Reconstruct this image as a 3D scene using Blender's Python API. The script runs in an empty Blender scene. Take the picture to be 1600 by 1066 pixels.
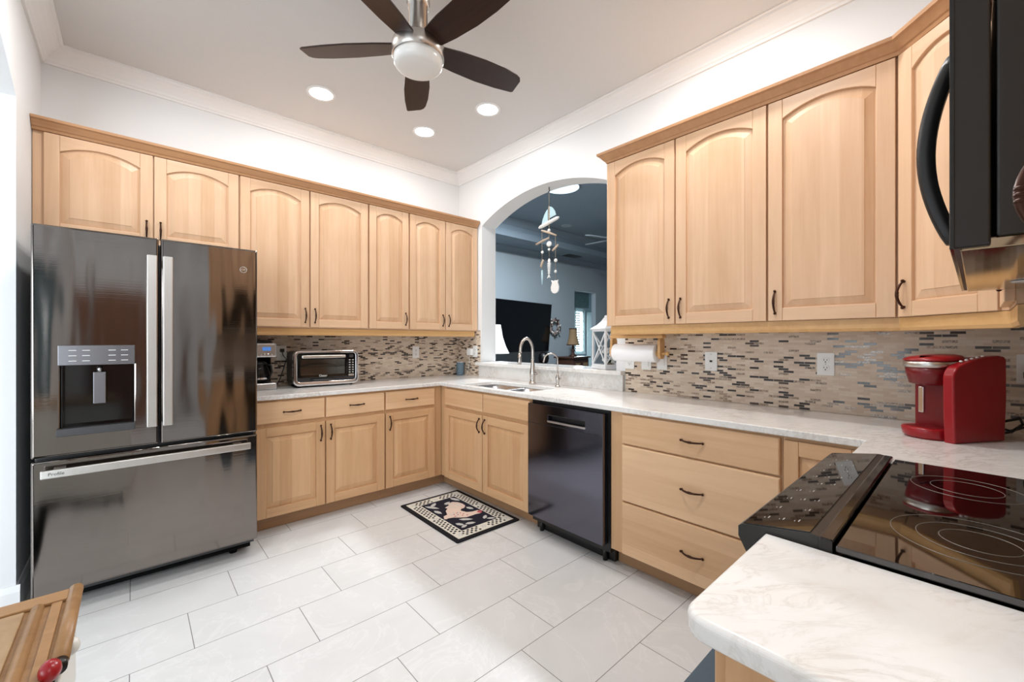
import bpy, bmesh, math, random
from mathutils import Vector, Matrix, Euler
sc = bpy.context.scene
C = sc.collection
PI = math.pi
R = math.radians
random.seed(7)

# ------------------------------------------------------------------ camera
cd = bpy.data.cameras.new('camera'); cam = bpy.data.objects.new('camera', cd); C.objects.link(cam)
cd.sensor_width = 36; cd.lens = 36 * 656 / 1600; cd.clip_start = .02
cd.shift_y = -.0005
cam.location = (-2.625, -3.761, 1.278); cam.rotation_euler = (PI/2, 0, -math.atan2(656., 725.3) )
sc.camera = cam
# ------------------------------------------------------------------ world, exposure
w = bpy.data.worlds.new('world'); sc.world = w; w.use_nodes = True
bg = w.node_tree.nodes['Background']; bg.inputs[0].default_value = (.80, .91, 1, 1); bg.inputs[1].default_value = 1.0
vs = sc.view_settings
sc.display_settings.display_device = 'sRGB'
vs.view_transform = 'Standard'; vs.look = 'None'; vs.gamma = 1; vs.use_curve_mapping = False
vs.exposure = -0.55

def lin(c):
    return tuple((x/255/12.92 if x/255 <= .04045 else ((x/255+.055)/1.055)**2.4) for x in c) + (1,)

def lamp(name, kind, loc, power, size=.2, color=(1, 1, 1), rot=(0, 0, 0), size_y=None, spread=None):
    l = bpy.data.lights.new(name, kind); l.energy = power; l.color = color
    if kind == 'AREA':
        l.shape = 'DISK' if size_y is None else 'RECTANGLE'; l.size = size
        if size_y: l.size_y = size_y
        if spread: l.spread = spread
    elif kind in ('POINT', 'SPOT'): l.shadow_soft_size = size
    o = bpy.data.objects.new(name, l); C.objects.link(o); o.location = loc; o.rotation_euler = rot
    return o
# daylight entering by the glazed openings of the dining room behind the camera (one lamp per opening, at the opening)
DAY = (.86, .94, 1)
lamp('daylight_slider', 'AREA', (-5.4, -7.35, 1.25), 300, 2.4, DAY, (R(90), 0, 0), 2.3)
lamp('daylight_left', 'AREA', (-7.35, -3.4, 1.35), 140, 3.0, DAY, (R(90), 0, R(-90)), 2.0)
# ------------------------------------------------------------------ node materials
class NT:
    def __init__(s, name):
        s.m = bpy.data.materials.new(name); s.m.use_nodes = True; s.t = s.m.node_tree; s.p = s.t.nodes['Principled BSDF']
    def n(s, ty, **kw):
        o = s.t.nodes.new(ty)
        for k, v in kw.items():
            if isinstance(k, str) and hasattr(o, k): setattr(o, k, v)
        return o
    def l(s, a, b): s.t.links.new(a, b)
    def put(s, sock, v):
        if isinstance(v, (int, float)): sock.default_value = v
        elif isinstance(v, (tuple, list)): sock.default_value = v
        else: s.l(v, sock)
    def math(s, op, a, b=0.0, c=0.0):
        o = s.n('ShaderNodeMath', operation=op); s.put(o.inputs[0], a); s.put(o.inputs[1], b); s.put(o.inputs[2], c); return o.outputs[0]
    def mix(s, f, a, b, mode='MIX'):
        o = s.n('ShaderNodeMix', data_type='RGBA', blend_type=mode); s.put(o.inputs[0], f); s.put(o.inputs[6], a); s.put(o.inputs[7], b); return o.outputs[2]
    def ramp(s, f, stops):
        o = s.n('ShaderNodeValToRGB'); e = o.color_ramp.elements
        while len(e) < len(stops): e.new(.5)
        for i, (p, c) in enumerate(stops): e[i].position = p; e[i].color = c
        s.l(f, o.inputs[0]); return o.outputs[0]
    def coords(s, kind='Object'):
        o = s.n('ShaderNodeTexCoord'); return o.outputs[kind]
    def xyz(s, v):
        o = s.n('ShaderNodeSeparateXYZ'); s.l(v, o.inputs[0]); return o.outputs
    def comb(s, x, y, z):
        o = s.n('ShaderNodeCombineXYZ'); s.put(o.inputs[0], x); s.put(o.inputs[1], y); s.put(o.inputs[2], z); return o.outputs[0]
    def mapping(s, v, scale=(1, 1, 1), loc=(0, 0, 0), rot=(0, 0, 0)):
        o = s.n('ShaderNodeMapping'); s.l(v, o.inputs[0]); o.inputs['Scale'].default_value = scale; s.put(o.inputs['Location'], loc); o.inputs['Rotation'].default_value = rot; return o.outputs[0]
    def noise(s, v, scale, detail=3, rough=.5, dist=0):
        o = s.n('ShaderNodeTexNoise'); s.l(v, o.inputs['Vector']); o.inputs['Scale'].default_value = scale; o.inputs['Detail'].default_value = detail
        o.inputs['Roughness'].default_value = rough; o.inputs['Distortion'].default_value = dist; return o.outputs['Fac']
    def white(s, v, dims='3D'):
        o = s.n('ShaderNodeTexWhiteNoise', noise_dimensions=dims)
        s.l(v, o.inputs['W' if dims == '1D' else 'Vector']); return o.outputs['Value']
    def bump(s, h, strength=.2, dist=.01):
        o = s.n('ShaderNodeBump'); s.l(h, o.inputs['Height']); o.inputs['Strength'].default_value = strength; o.inputs['Distance'].default_value = dist
        s.l(o.outputs[0], s.p.inputs['Normal'])
    def set(s, col=None, rough=None, metal=None, spec=None, **kw):
        if col is not None: s.put(s.p.inputs['Base Color'], col)
        if rough is not None: s.put(s.p.inputs['Roughness'], rough)
        if metal is not None: s.put(s.p.inputs['Metallic'], metal)
        if spec is not None: s.put(s.p.inputs['Specular IOR Level'], spec)
        for k, v in kw.items(): s.put(s.p.inputs[k.replace('_', ' ')], v)
        return s.m

def plain(name, rgb, rough=.5, metal=0, spec=.5, noise=.05, nscale=40, **kw):
    t = NT(name); c = lin(rgb)
    n = t.noise(t.coords(), nscale, 3)
    d = tuple(x*(1-noise) for x in c[:3]) + (1,); b = tuple(min(1, x*(1+noise)) for x in c[:3]) + (1,)
    return t.set(t.mix(n, d, b), rough, metal, spec, **kw)

def paint(name, rgb, rough=.7, bump=.08, scale=90):
    t = NT(name); n = t.noise(t.coords(), scale, 4)
    c = lin(rgb); t.bump(n, bump, .004)
    return t.set(t.mix(n, tuple(x*.985 for x in c[:3]) + (1,), c), rough, spec=.25)

def wood(name, light, dark, horiz=False, board=.075, rough=.38, boards=True, spec=.4, grain=1.0):
    t = NT(name); co = t.coords(); oi = t.n('ShaderNodeObjectInfo').outputs['Random']
    x, y, z = t.xyz(co)
    if horiz: x, z = z, x
    sh = t.math('MULTIPLY', oi, 37.0)
    v = t.comb(t.math('ADD', x, sh), y, z)
    g = t.noise(t.mapping(v, (38, 38, 1.6)), 1.0, 5, .6, .6)
    fl = t.noise(t.mapping(v, (9, 9, 2.2)), 1.0, 3, .5, 1.5)
    f = t.math('ADD', t.math('MULTIPLY', g, .6*grain), t.math('MULTIPLY', fl, .32))
    if boards:
        wob = t.math('MULTIPLY', t.noise(t.comb(sh, 0.0, t.math('MULTIPLY', t.math('FLOOR', t.math('DIVIDE', x, board*3)), 7.0)), 3.0), board)
        b = t.white(t.comb(t.math('FLOOR', t.math('DIVIDE', t.math('ADD', t.math('ADD', x, wob), sh), board)), 0.0, 0.0))
        f = t.math('ADD', f, t.math('MULTIPLY', t.math('SUBTRACT', b, .5), .34))
    f = t.math('ADD', f, t.math('MULTIPLY', t.math('SUBTRACT', oi, .5), .12))
    col = t.ramp(f, [(.15, lin(dark)), (.75, lin(light))])
    t.bump(g, .03, .002)
    return t.set(col, rough, spec=spec)

M = {}
M['wall'] = paint('white_wall_paint', (233, 234, 235))
M['ceil'] = paint('ceiling_paint', (216, 215, 214), .8, .25, 140)
M['trim'] = paint('white_trim_paint', (240, 240, 240), .4, .0)
M['living'] = paint('wall_dim_cool_tone', (158, 170, 178))  # blue-grey takes the living room's dim, cool light into the wall colour
M['livceil'] = paint('ceiling_dim_cool_tone', (128, 143, 155))  # same dim, cool light put into the living room ceiling colour
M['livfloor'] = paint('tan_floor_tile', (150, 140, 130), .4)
M['maple_up'] = wood('maple_vertical', (228, 193, 160), (204, 163, 126))
M['maple_up_rail'] = wood('maple_horizontal', (228, 193, 160), (208, 168, 132), True, boards=False)
M['maple_stile'] = wood('maple_stile', (227, 192, 159), (208, 168, 132), boards=False)
M['maple_lo'] = wood('maple_vertical_warm', (218, 178, 136), (194, 150, 108))
M['maple_lo_rail'] = wood('maple_horizontal_warm', (218, 179, 138), (196, 152, 110), True, boards=False)
M['maple_lo_stile'] = wood('maple_stile_warm', (217, 178, 137), (196, 152, 110), boards=False)
M['maple_drawer'] = wood('maple_drawer_front', (230, 193, 154), (206, 163, 122), True, .14)
M['crownwood'] = wood('maple_moulding', (196, 150, 110), (170, 124, 86), True, boards=False)
M['railwood'] = wood('maple_light_rail', (222, 180, 124), (198, 150, 96), True, boards=False)
M['toe'] = wood('maple_toe_kick', (186, 148, 112), (160, 122, 88), True, boards=False)
M['walnut'] = wood('dark_walnut_blade', (52, 27, 17), (20, 10, 7), True, boards=False, rough=.36, spec=.3, grain=1.3)
M['bronze'] = plain('oil_rubbed_bronze', (66, 42, 32), .35, .8)
M['cartwood'] = wood('aged_oak', (178, 138, 94), (132, 94, 58), True, boards=False, rough=.4)
M['cartpanel'] = wood('aged_oak_panel', (176, 148, 112), (148, 118, 84), False, boards=False, rough=.45)
M['darkwood'] = wood('dark_brown_wood', (74, 48, 36), (40, 26, 20), boards=False)
M['doorwood'] = wood('brown_door_wood', (140, 98, 74), (100, 64, 46), boards=False)
M['white_plastic'] = plain('white_plastic', (238, 238, 236), .35, noise=.01)
M['slot'] = plain('black_slot', (18, 18, 18), .5)
M['black'] = plain('black_plastic', (16, 16, 17), .35)
M['blackgloss'] = plain('black_gloss', (8, 8, 9), .08, spec=.6)
M['darkgrey'] = plain('dark_grey_plastic', (52, 52, 54), .4)
M['mwside'] = plain('charcoal_enamel', (37, 36, 35), .35, .0)
M['chrome'] = plain('chrome', (225, 225, 228), .12, 1, noise=.01)
M['nickel'] = plain('brushed_nickel', (196, 190, 184), .26, 1, noise=.06, nscale=15)
M['steel'] = plain('brushed_steel', (200, 200, 202), .28, 1, noise=.05)
M['panel_steel'] = plain('grey_panel_steel', (128, 128, 132), .25, 1, noise=.03)
M['handle_steel'] = plain('satin_handle_steel', (206, 203, 199), .3, 1, noise=.03)
M['red'] = plain('red_plastic', (150, 18, 28), .28, noise=.02)
M['dred'] = plain('dark_red_plastic', (112, 12, 20), .32, noise=.02)
M['rub'] = plain('rubber', (14, 14, 14), .9, spec=.1)
M['paper'] = paint('paper_towel', (245, 245, 246), .9, .4, 220)
M['glass_white'] = plain('opal_glass', (236, 236, 233), .25, noise=.01, Transmission_Weight=.0)
M['fabric_grey'] = paint('speaker_cloth', (112, 134, 148), .9, .5, 500)
M['whitewash'] = plain('whitewashed_wood', (222, 224, 226), .6, noise=.08)
M['green'] = plain('leaf_green', (66, 86, 58), .6)
M['cloth_black'] = paint('mat_black', (26, 25, 30), .95, .5, 600)
M['cloth_navy'] = paint('mat_navy', (30, 30, 44), .95, .5, 600)
M['cloth_cream'] = paint('mat_cream', (222, 218, 207), .95, .5, 600)
M['cloth_pink'] = paint('mat_pink', (226, 204, 190), .95, .5, 600)
M['cloth_leaf'] = paint('mat_leaf', (198, 198, 196), .95, .5, 600)
M['cloth_rose'] = paint('mat_rose', (190, 96, 104), .95, .5, 600)
M['rugblue'] = paint('slate_mat', (92, 106, 118), .95, .6, 300)
M['seaglass'] = plain('sea_glass', (176, 206, 214), .25)
M['drift'] = wood('driftwood', (206, 188, 168), (160, 140, 120), True, boards=False, rough=.8)
M['shell'] = plain('white_shell', (232, 232, 230), .5)
M['twine'] = plain('twine', (150, 136, 118), .9)
M['shade'] = plain('tan_lampshade', (128, 106, 78), .9)
M['wreath'] = plain('shell_wreath', (150, 138, 134), .7, noise=.5, nscale=60)
M['screen'] = plain('tv_screen', (4, 5, 8), .15)
M['pattern'] = plain('leafy_valance_cloth', (96, 112, 112), .9, noise=.6, nscale=30)
M['shutter'] = plain('white_shutter', (226, 236, 236), .5)
M['slate'] = plain('printed_grey', (170, 168, 165), .4)
M['ring'] = plain('burner_ring_print', (120, 114, 108), .3)
M['cream'] = plain('cream_enamel', (214, 214, 208), .4)
M['aluminium_foil'] = plain('foil', (236, 236, 236), .5, .2)

def emis(name, rgb, s):
    t = NT(name); t.set(lin(rgb), .5); t.p.inputs['Emission Color'].default_value = lin(rgb); t.p.inputs['Emission Strength'].default_value = s; return t.m
M['lamp_on'] = emis('lit_diffuser', (255, 252, 246), 9)
M['sky_on'] = emis('lit_skylight', (214, 240, 252), 2.6)
M['lcd'] = emis('blue_display', (70, 120, 190), .9)
M['lcdtext'] = emis('display_digits', (215, 235, 250), 1.0)

def glassmat():
    t = NT('clear_glass'); t.set((1, 1, 1, 1), .02, Transmission_Weight=1.0, IOR=1.02); return t.m
M['glass'] = glassmat()
def darkglass():
    t = NT('smoked_glass'); t.set(lin((70, 66, 62)), .03, Transmission_Weight=.85, IOR=1.35); return t.m
M['smoke'] = darkglass()
t = NT('tinted_oven_glass'); t.set(lin((196, 190, 182)), .02, Transmission_Weight=1.0, IOR=1.1); M['ovenglass'] = t.m

def quartz():
    t = NT('white_quartz'); co = t.coords()
    d = t.noise(co, 2.4, 5, .6, 0)
    v = t.mapping(co, (1, 1, 1), (0, 0, 0), (0, 0, R(35)))
    n1 = t.noise(t.mapping(v, (2.6, 7.0, 4)), 2.4, 8, .66, 1.1)
    ve = t.math('ABSOLUTE', t.math('SUBTRACT', n1, .5))
    vein = t.ramp(ve, [(0.0, (1, 1, 1, 1)), (.022, (.35, .35, .35, 1)), (.06, (0, 0, 0, 1))])
    gate = t.ramp(d, [(.40, (0, 0, 0, 1)), (.60, (1, 1, 1, 1))])
    f = t.math('MULTIPLY', vein, gate)
    tone = t.mix(t.noise(co, 9, 4, .6), lin((226, 224, 221)), lin((238, 237, 235)))
    warm = t.ramp(t.noise(t.mapping(v, (2, 5, 3)), 2.2, 7, .66, .8), [(.5, (0, 0, 0, 1)), (.68, (1, 1, 1, 1))])
    tone = t.mix(t.math('MULTIPLY', warm, .25), tone, lin((210, 196, 182)))
    return t.set(t.mix(t.math('MULTIPLY', f, .5), tone, lin((170, 154, 140))), .14, spec=.5)
M['quartz'] = quartz()

def floor_tile():
    t = NT('floor_tile'); x, y, z = t.xyz(t.coords())
    P = .3048
    rowf = t.math('DIVIDE', t.math('SUBTRACT', -1.282, y), P)
    row = t.math('FLOOR', rowf); fr = t.math('FRACT', rowf)
    xs = t.math('DIVIDE', t.math('ADD', t.math('ADD', x, 1.833), t.math('MULTIPLY', row, .2)), .6)
    col = t.math('FLOOR', xs); fc = t.math('FRACT', xs)
    def edge(f, wd): return t.math('LESS_THAN', t.math('MINIMUM', f, t.math('SUBTRACT', 1.0, f)), wd)
    g = t.math('MAXIMUM', edge(fr, .0052), edge(fc, .0028))
    rnd = t.white(t.comb(row, col, 0.0))
    off = t.comb(t.math('ADD', x, t.math('MULTIPLY', rnd, 50.0)), y, z)
    n = t.noise(off, 3.2, 6, .62, .8)
    base = t.mix(n, lin((200, 200, 200)), lin((222, 222, 222)))
    base = t.mix(t.math('MULTIPLY', rnd, .10), base, lin((184, 184, 184)))
    vein = t.ramp(t.math('ABSOLUTE', t.math('SUBTRACT', t.noise(off, 2.6, 6, .6, 1.2), .5)), [(0, (1, 1, 1, 1)), (.02, (0, 0, 0, 1))])
    base = t.mix(t.math('MULTIPLY', vein, .22), base, lin((236, 236, 236)))
    rough = t.math('ADD', .3, t.math('MULTIPLY', g, .5))
    t.bump(t.math('SUBTRACT', 1.0, g), .25, .002)
    return t.set(t.mix(g, base, lin((128, 126, 124))), rough, spec=.4)
M['floor'] = floor_tile()

def mosaic():
    """half-inch by two-inch strips in running bond: beige stone, dark glass and mottled brown pieces"""
    t = NT('glass_stone_mosaic'); x, y, z = t.xyz(t.coords())
    H, L = .0126, .048
    rf = t.math('DIVIDE', z, H); row = t.math('FLOOR', rf); fr = t.math('FRACT', rf)
    xf = t.math('ADD', t.math('DIVIDE', x, L), t.math('MULTIPLY', t.math('FLOORED_MODULO', row, 2.0), .5))
    c = t.math('FLOOR', xf); fc = t.math('FRACT', xf)
    e = t.math('MINIMUM', fc, t.math('SUBTRACT', 1.0, fc)); gx = t.math('LESS_THAN', e, .022)
    ey = t.math('MINIMUM', fr, t.math('SUBTRACT', 1.0, fr)); gy = t.math('LESS_THAN', ey, .085)
    g = t.math('MAXIMUM', gx, gy)
    rnd = t.white(t.comb(row, c, 0.5)); rnd2 = t.white(t.comb(c, row, 8.5))
    stone = t.ramp(rnd2, [(0, lin((206, 184, 162))), (.5, lin((220, 202, 182))), (1, lin((230, 216, 200)))])
    n = t.noise(t.mapping(t.coords(), (60, 30, 160)), 1.0, 4, .6)
    stone = t.mix(t.math('MULTIPLY', n, .4), stone, lin((190, 166, 142)))
    o = t.n('ShaderNodeValToRGB'); o.color_ramp.interpolation = 'CONSTANT'; el = o.color_ramp.elements
    for i, (p, cc) in enumerate([(0, (48, 34, 28)), (.09, (78, 58, 46)), (.14, (122, 100, 82)), (.20, (142, 120, 100))]):
        if i > 1: el.new(.5)
        el[i].position = p; el[i].color = lin(cc)
    t.l(rnd, o.inputs[0])
    mott = t.ramp(t.noise(t.mapping(t.coords(), (1, 1, 1), (3, 0, 0)), 130, 2), [(.42, (0, 0, 0, 1)), (.6, (1, 1, 1, 1))])
    mid = t.math('MULTIPLY', t.math('GREATER_THAN', rnd, .14), t.math('MULTIPLY', mott, .8))
    glass = t.mix(mid, o.outputs[0], lin((206, 188, 168)))
    isst = t.math('GREATER_THAN', rnd, .28)
    col = t.mix(isst, glass, stone)
    col = t.mix(t.math('MULTIPLY', g, .75), col, lin((206, 192, 176)))
    rough = t.math('ADD', .13, t.math('MULTIPLY', t.math('MAXIMUM', g, isst), .3))
    t.bump(t.math('SUBTRACT', 1.0, g), .25, .001)
    return t.set(col, rough, spec=.5)
M['mosaic'] = mosaic()

def blacksteel(name, base, rough, wav=.5, horizontal=True, metal=1.0):
    t = NT(name); co = t.coords()
    br = t.noise(t.mapping(co, (2, 2, 260) if horizontal else (260, 2, 2)), 1.0, 3)
    wv = t.noise(t.mapping(co, (5.0, 1.0, .9)), 1.0, 2, .4)
    h = t.math('ADD', t.math('MULTIPLY', br, .012), t.math('MULTIPLY', wv, wav))
    t.bump(h, .35, .02)
    c = lin(base)
    return t.set(t.mix(br, tuple(v*.9 for v in c[:3]) + (1,), c), rough, metal)
M['fridge'] = blacksteel('black_stainless', (134, 127, 122), .08, 1.5)
M['dishsteel'] = blacksteel('slate_black_steel', (108, 108, 120), .12, .03)
M['cooktop'] = plain('black_ceramic_glass', (6, 5, 5), .03, spec=.9, noise=.0, IOR=1.7)
M['mwbottom'] = plain('polished_dark_steel', (170, 150, 125), .08, 1, noise=.0)

# ------------------------------------------------------------------ mesh helpers
class MB:
    def __init__(s): s.bm = bmesh.new(); s.mi = 0; s.mx = Matrix.Identity(4)
    def _fin(s, verts, faces, mx=None, smooth=False):
        m = s.mx if mx is None else s.mx @ mx
        for v in verts: v.co = m @ v.co
        for f in faces: f.material_index = s.mi; f.smooth = smooth
    def box(s, a, b, bev=0, seg=2, mx=None):
        a, b = [min(p, q) for p, q in zip(a, b)], [max(p, q) for p, q in zip(a, b)]
        vs = [s.bm.verts.new((x, y, z)) for x in (a[0], b[0]) for y in (a[1], b[1]) for z in (a[2], b[2])]
        fs = [s.bm.faces.new([vs[i] for i in q]) for q in ((0, 1, 3, 2), (4, 6, 7, 5), (0, 4, 5, 1), (2, 3, 7, 6), (0, 2, 6, 4), (1, 5, 7, 3))]
        if bev:
            es = list({e for f in fs for e in f.edges})
            r = bmesh.ops.bevel(s.bm, geom=es, offset=bev, segments=seg, affect='EDGES', profile=.5)
            fs = list({f for f in r['faces']} | {f for f in fs if f.is_valid}); vs = list({v for f in fs for v in f.verts})
        s._fin(vs, fs, mx); return s
    def prism(s, poly, z0, z1, mx=None, smooth=False):
        n = len(poly); lo = [s.bm.verts.new((x, y, z0)) for x, y in poly]; hi = [s.bm.verts.new((x, y, z1)) for x, y in poly]
        fs = [s.bm.faces.new(hi), s.bm.faces.new(lo[::-1])] + [s.bm.faces.new((lo[i], lo[(i+1) % n], hi[(i+1) % n], hi[i])) for i in range(n)]
        s._fin(lo + hi, fs, mx, False)
        if smooth:
            for f in fs[2:]: f.smooth = True
        return s
    def loft(s, rings, cap0=True, cap1=True, mx=None, smooth=False, closed=True):
        V = [[s.bm.verts.new(p) for p in r] for r in rings]; fs = []; n = len(rings[0])
        for a, b in zip(V, V[1:]):
            for i in range(n if closed else n-1):
                j = (i+1) % n; fs.append(s.bm.faces.new((a[i], a[j], b[j], b[i])))
        if cap0: fs.append(s.bm.faces.new(V[0][::-1]))
        if cap1: fs.append(s.bm.faces.new(V[-1]))
        s._fin([v for r in V for v in r], fs, mx, smooth); return s
    def lathe(s, prof, n=24, mx=None, smooth=True, cap0=True, cap1=True):
        return s.loft([[(r*math.cos(2*PI*i/n), r*math.sin(2*PI*i/n), z) for i in range(n)] for r, z in prof], cap0, cap1, mx, smooth)
    def cyl(s, p, q, r, n=16, r2=None, smooth=True):
        p, q = Vector(p), Vector(q); d = q-p; L = d.length
        m = Matrix.Translation(p) @ d.to_track_quat('Z', 'Y').to_matrix().to_4x4()
        return s.lathe([(r, 0), (r if r2 is None else r2, L)], n, m, smooth)
    def tube(s, pts, r, n=10, smooth=True):
        pts = [Vector(p) for p in pts]; rr = r if isinstance(r, (list, tuple)) else [r]*len(pts)
        rings = []; up = None
        for i, p in enumerate(pts):
            d = (pts[min(i+1, len(pts)-1)] - pts[max(i-1, 0)]).normalized()
            if up is None: up = d.orthogonal().normalized()
            up = (up - d*up.dot(d)).normalized(); sd = d.cross(up)
            rings.append([tuple(p + (up*math.cos(2*PI*k/n) + sd*math.sin(2*PI*k/n))*rr[i]) for k in range(n)])
        return s.loft(rings, smooth=smooth)
    def ball(s, c, r, n=12, mx=None):
        r = r if isinstance(r, (tuple, list)) else (r, r, r)
        pr = [(max(math.sin(PI*i/n), .02), -math.cos(PI*i/n)) for i in range(n+1)]
        m = Matrix.Translation(c) @ Matrix.Diagonal((r[0], r[1], r[2], 1))
        return s.lathe(pr, n+4, m if mx is None else mx @ m)
    def torus(s, R_, r, n=40, k=8, mx=None):
        V = [[(( R_ + r*math.cos(2*PI*j/k))*math.cos(2*PI*i/n), (R_ + r*math.cos(2*PI*j/k))*math.sin(2*PI*i/n), r*math.sin(2*PI*j/k)) for j in range(k)] for i in range(n)]
        V.append(V[0]); return s.loft(V, False, False, mx, True)
    def face(s, pts, mx=None):
        v = [s.bm.verts.new(p) for p in pts]; f = s.bm.faces.new(v); s._fin(v, [f], mx); return s
    def slab(s, outer, holes, t, mx=None, bev=0, seg=2):
        """flat plate with holes in local XY, thickness t along +Z (0..t)"""
        cu = bpy.data.curves.new('tmp', 'CURVE'); cu.dimensions = '2D'; cu.fill_mode = 'BOTH'
        for poly in [outer] + list(holes):
            sp = cu.splines.new('POLY'); sp.points.add(len(poly)-1); sp.use_cyclic_u = True
            for i, (x, y) in enumerate(poly): sp.points[i].co = (x, y, 0, 1)
        cu.extrude = t/2 - bev; cu.bevel_depth = bev; cu.bevel_resolution = seg; cu.offset = -bev
        o = bpy.data.objects.new('tmp', cu); C.objects.link(o)
        dg = bpy.context.evaluated_depsgraph_get(); dg.update(); me = bpy.data.meshes.new_from_object(o.evaluated_get(dg))
        bpy.data.objects.remove(o); bpy.data.curves.remove(cu)
        nv = len(s.bm.verts); nf = len(s.bm.faces); s.bm.from_mesh(me); bpy.data.meshes.remove(me)
        s.bm.verts.ensure_lookup_table(); s.bm.faces.ensure_lookup_table()
        m = Matrix.Translation((0, 0, t/2)); m = m if mx is None else mx @ m
        s._fin(s.bm.verts[nv:], s.bm.faces[nf:], m); return s
    def text(s, body, size, mx, depth=.0006):
        cu = bpy.data.curves.new('tmp', 'FONT'); cu.body = body; cu.size = size; cu.extrude = depth; cu.align_x = 'CENTER'; cu.align_y = 'CENTER'; cu.resolution_u = 3
        o = bpy.data.objects.new('tmp', cu); C.objects.link(o)
        dg = bpy.context.evaluated_depsgraph_get(); dg.update(); me = bpy.data.meshes.new_from_object(o.evaluated_get(dg))
        bpy.data.objects.remove(o); bpy.data.curves.remove(cu)
        nv = len(s.bm.verts); nf = len(s.bm.faces); s.bm.from_mesh(me); bpy.data.meshes.remove(me)
        s.bm.verts.ensure_lookup_table(); s.bm.faces.ensure_lookup_table()
        s._fin(s.bm.verts[nv:], s.bm.faces[nf:], mx); return s
    def mesh(s, name, mats, weld=True):
        if weld: bmesh.ops.remove_doubles(s.bm, verts=s.bm.verts, dist=1e-6)
        bmesh.ops.recalc_face_normals(s.bm, faces=s.bm.faces)
        me = bpy.data.meshes.new(name); s.bm.to_mesh(me); s.bm.free()
        for m in (mats if isinstance(mats, (list, tuple)) else [mats]): me.materials.append(M[m] if isinstance(m, str) else m)
        return me
    def obj(s, name, mats, parent=None, loc=(0, 0, 0), rot=(0, 0, 0), **kw):
        return link(name, s.mesh(name, mats), parent, loc, rot, **kw)
def link(name, me, parent=None, loc=(0, 0, 0), rot=(0, 0, 0), **kw):
    o = bpy.data.objects.new(name, me); C.objects.link(o); o.location = loc; o.rotation_euler = rot
    if parent: o.parent = parent
    for k, v in kw.items(): o[k] = v
    return o
def root(name, label, cat, loc=(0, 0, 0), rz=0, group=None):
    o = bpy.data.objects.new(name, None); C.objects.link(o); o.location = loc; o.rotation_euler = (0, 0, rz); o.empty_display_size = .1
    return tag(o, label, cat, group)
def tag(o, label, cat, group=None):
    o['label'] = label; o['category'] = cat
    if group: o['group'] = group
    return o
def struct(name, mb, mats, **kw):
    o = mb.obj(name, mats, **kw); o['kind'] = 'structure'; return o
FR = Matrix.Rotation(PI/2, 4, 'X')          # local XY drawing -> XZ plane facing -Y (Z thickness goes to -Y)
def T(x, y, z): return Matrix.Translation((x, y, z))
def RZ(a): return Matrix.Rotation(a, 4, 'Z')
def rrect(x0, y0, x1, y1, r, n=5):
    out = []
    for cx, cy, a in ((x1-r, y0+r, -PI/2), (x1-r, y1-r, 0), (x0+r, y1-r, PI/2), (x0+r, y0+r, PI)):
        out += [(cx + r*math.cos(a + PI/2*i/n), cy + r*math.sin(a + PI/2*i/n)) for i in range(n+1)]
    return out
def arch(x0, x1, zb, zs, za, n=18):
    """closed outline: flat bottom zb, springs zs, circular-segment top reaching za"""
    c = (x0+x1)/2; hw = (x1-x0)/2; sag = za-zs; pts = [(x0, zb), (x1, zb)]
    if sag < 1e-4: return pts + [(x1, zs), (x0, zs)]
    rad = (hw*hw + sag*sag)/(2*sag); a0 = math.asin(min(1, hw/rad)); cz = za-rad
    return pts + [(c + rad*math.sin(a0 - 2*a0*i/n), cz + rad*math.cos(a0 - 2*a0*i/n)) for i in range(n+1)]

# ------------------------------------------------------------------ the setting
CH = 3.05
ARC = arch(.405, 1.995, 1.03, 2.438, 2.628, 28)             # pass-through opening, drawn in s = -y
b = MB().box((-8, -8, -.05), (.18, .15, 0)); struct('floor', b, 'floor')
b = MB().box((-8, -8, CH), (.18, .15, CH+.05)); struct('ceiling', b, 'ceil')
b = MB().box((-3.2, 0, 0), (.18, .12, CH)); struct('wall_north', b, 'wall')
SB = Matrix(((0, 0, 1, 0), (-1, 0, 0, 0), (0, 1, 0, 0), (0, 0, 0, 1)))   # (s, z, t) -> x=t, y=-s, z
b = MB().slab([(0, 0), (8, 0), (8, CH), (0, CH)], [ARC], .18, SB); struct('wall_east', b, 'wall')
b = MB().box((-2.06, -4.29, 0), (0, -4.145, CH)); struct('wall_south', b, 'wall')
ARD = arch(.736, 2.75, -.01, 2.425, 2.66, 24)
SD = SB.copy(); SD[0][3] = -3.20
b = MB().slab([(0, -.001), (5.0, -.001), (5.0, CH), (0, CH)], [arch(.736, 3.3, .0, 2.425, 2.72, 24)], .17, SD); struct('wall_west', b, 'wall')
b = MB().slab([(-8, 0), (.18, 0), (.18, CH), (-8, CH)], [[(-6.6, .05), (-4.2, .05), (-4.2, 2.35), (-6.6, 2.35)]], .12, Matrix.Translation((0, -7.4, 0)) @ FR); struct('wall_rear', b, 'wall')
b = MB().slab([(0, 0), (7.5, 0), (7.5, CH), (0, CH)], [[(1.9, .35), (4.9, .35), (4.9, 2.35), (1.9, 2.35)]], .12, T(-7.52, 0, 0) @ SB); struct('wall_dining', b, 'wall')
b = MB().box((-7.6, 0, 0), (-3.2, .12, CH)); struct('wall_dining.001', b, 'wall')
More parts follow.
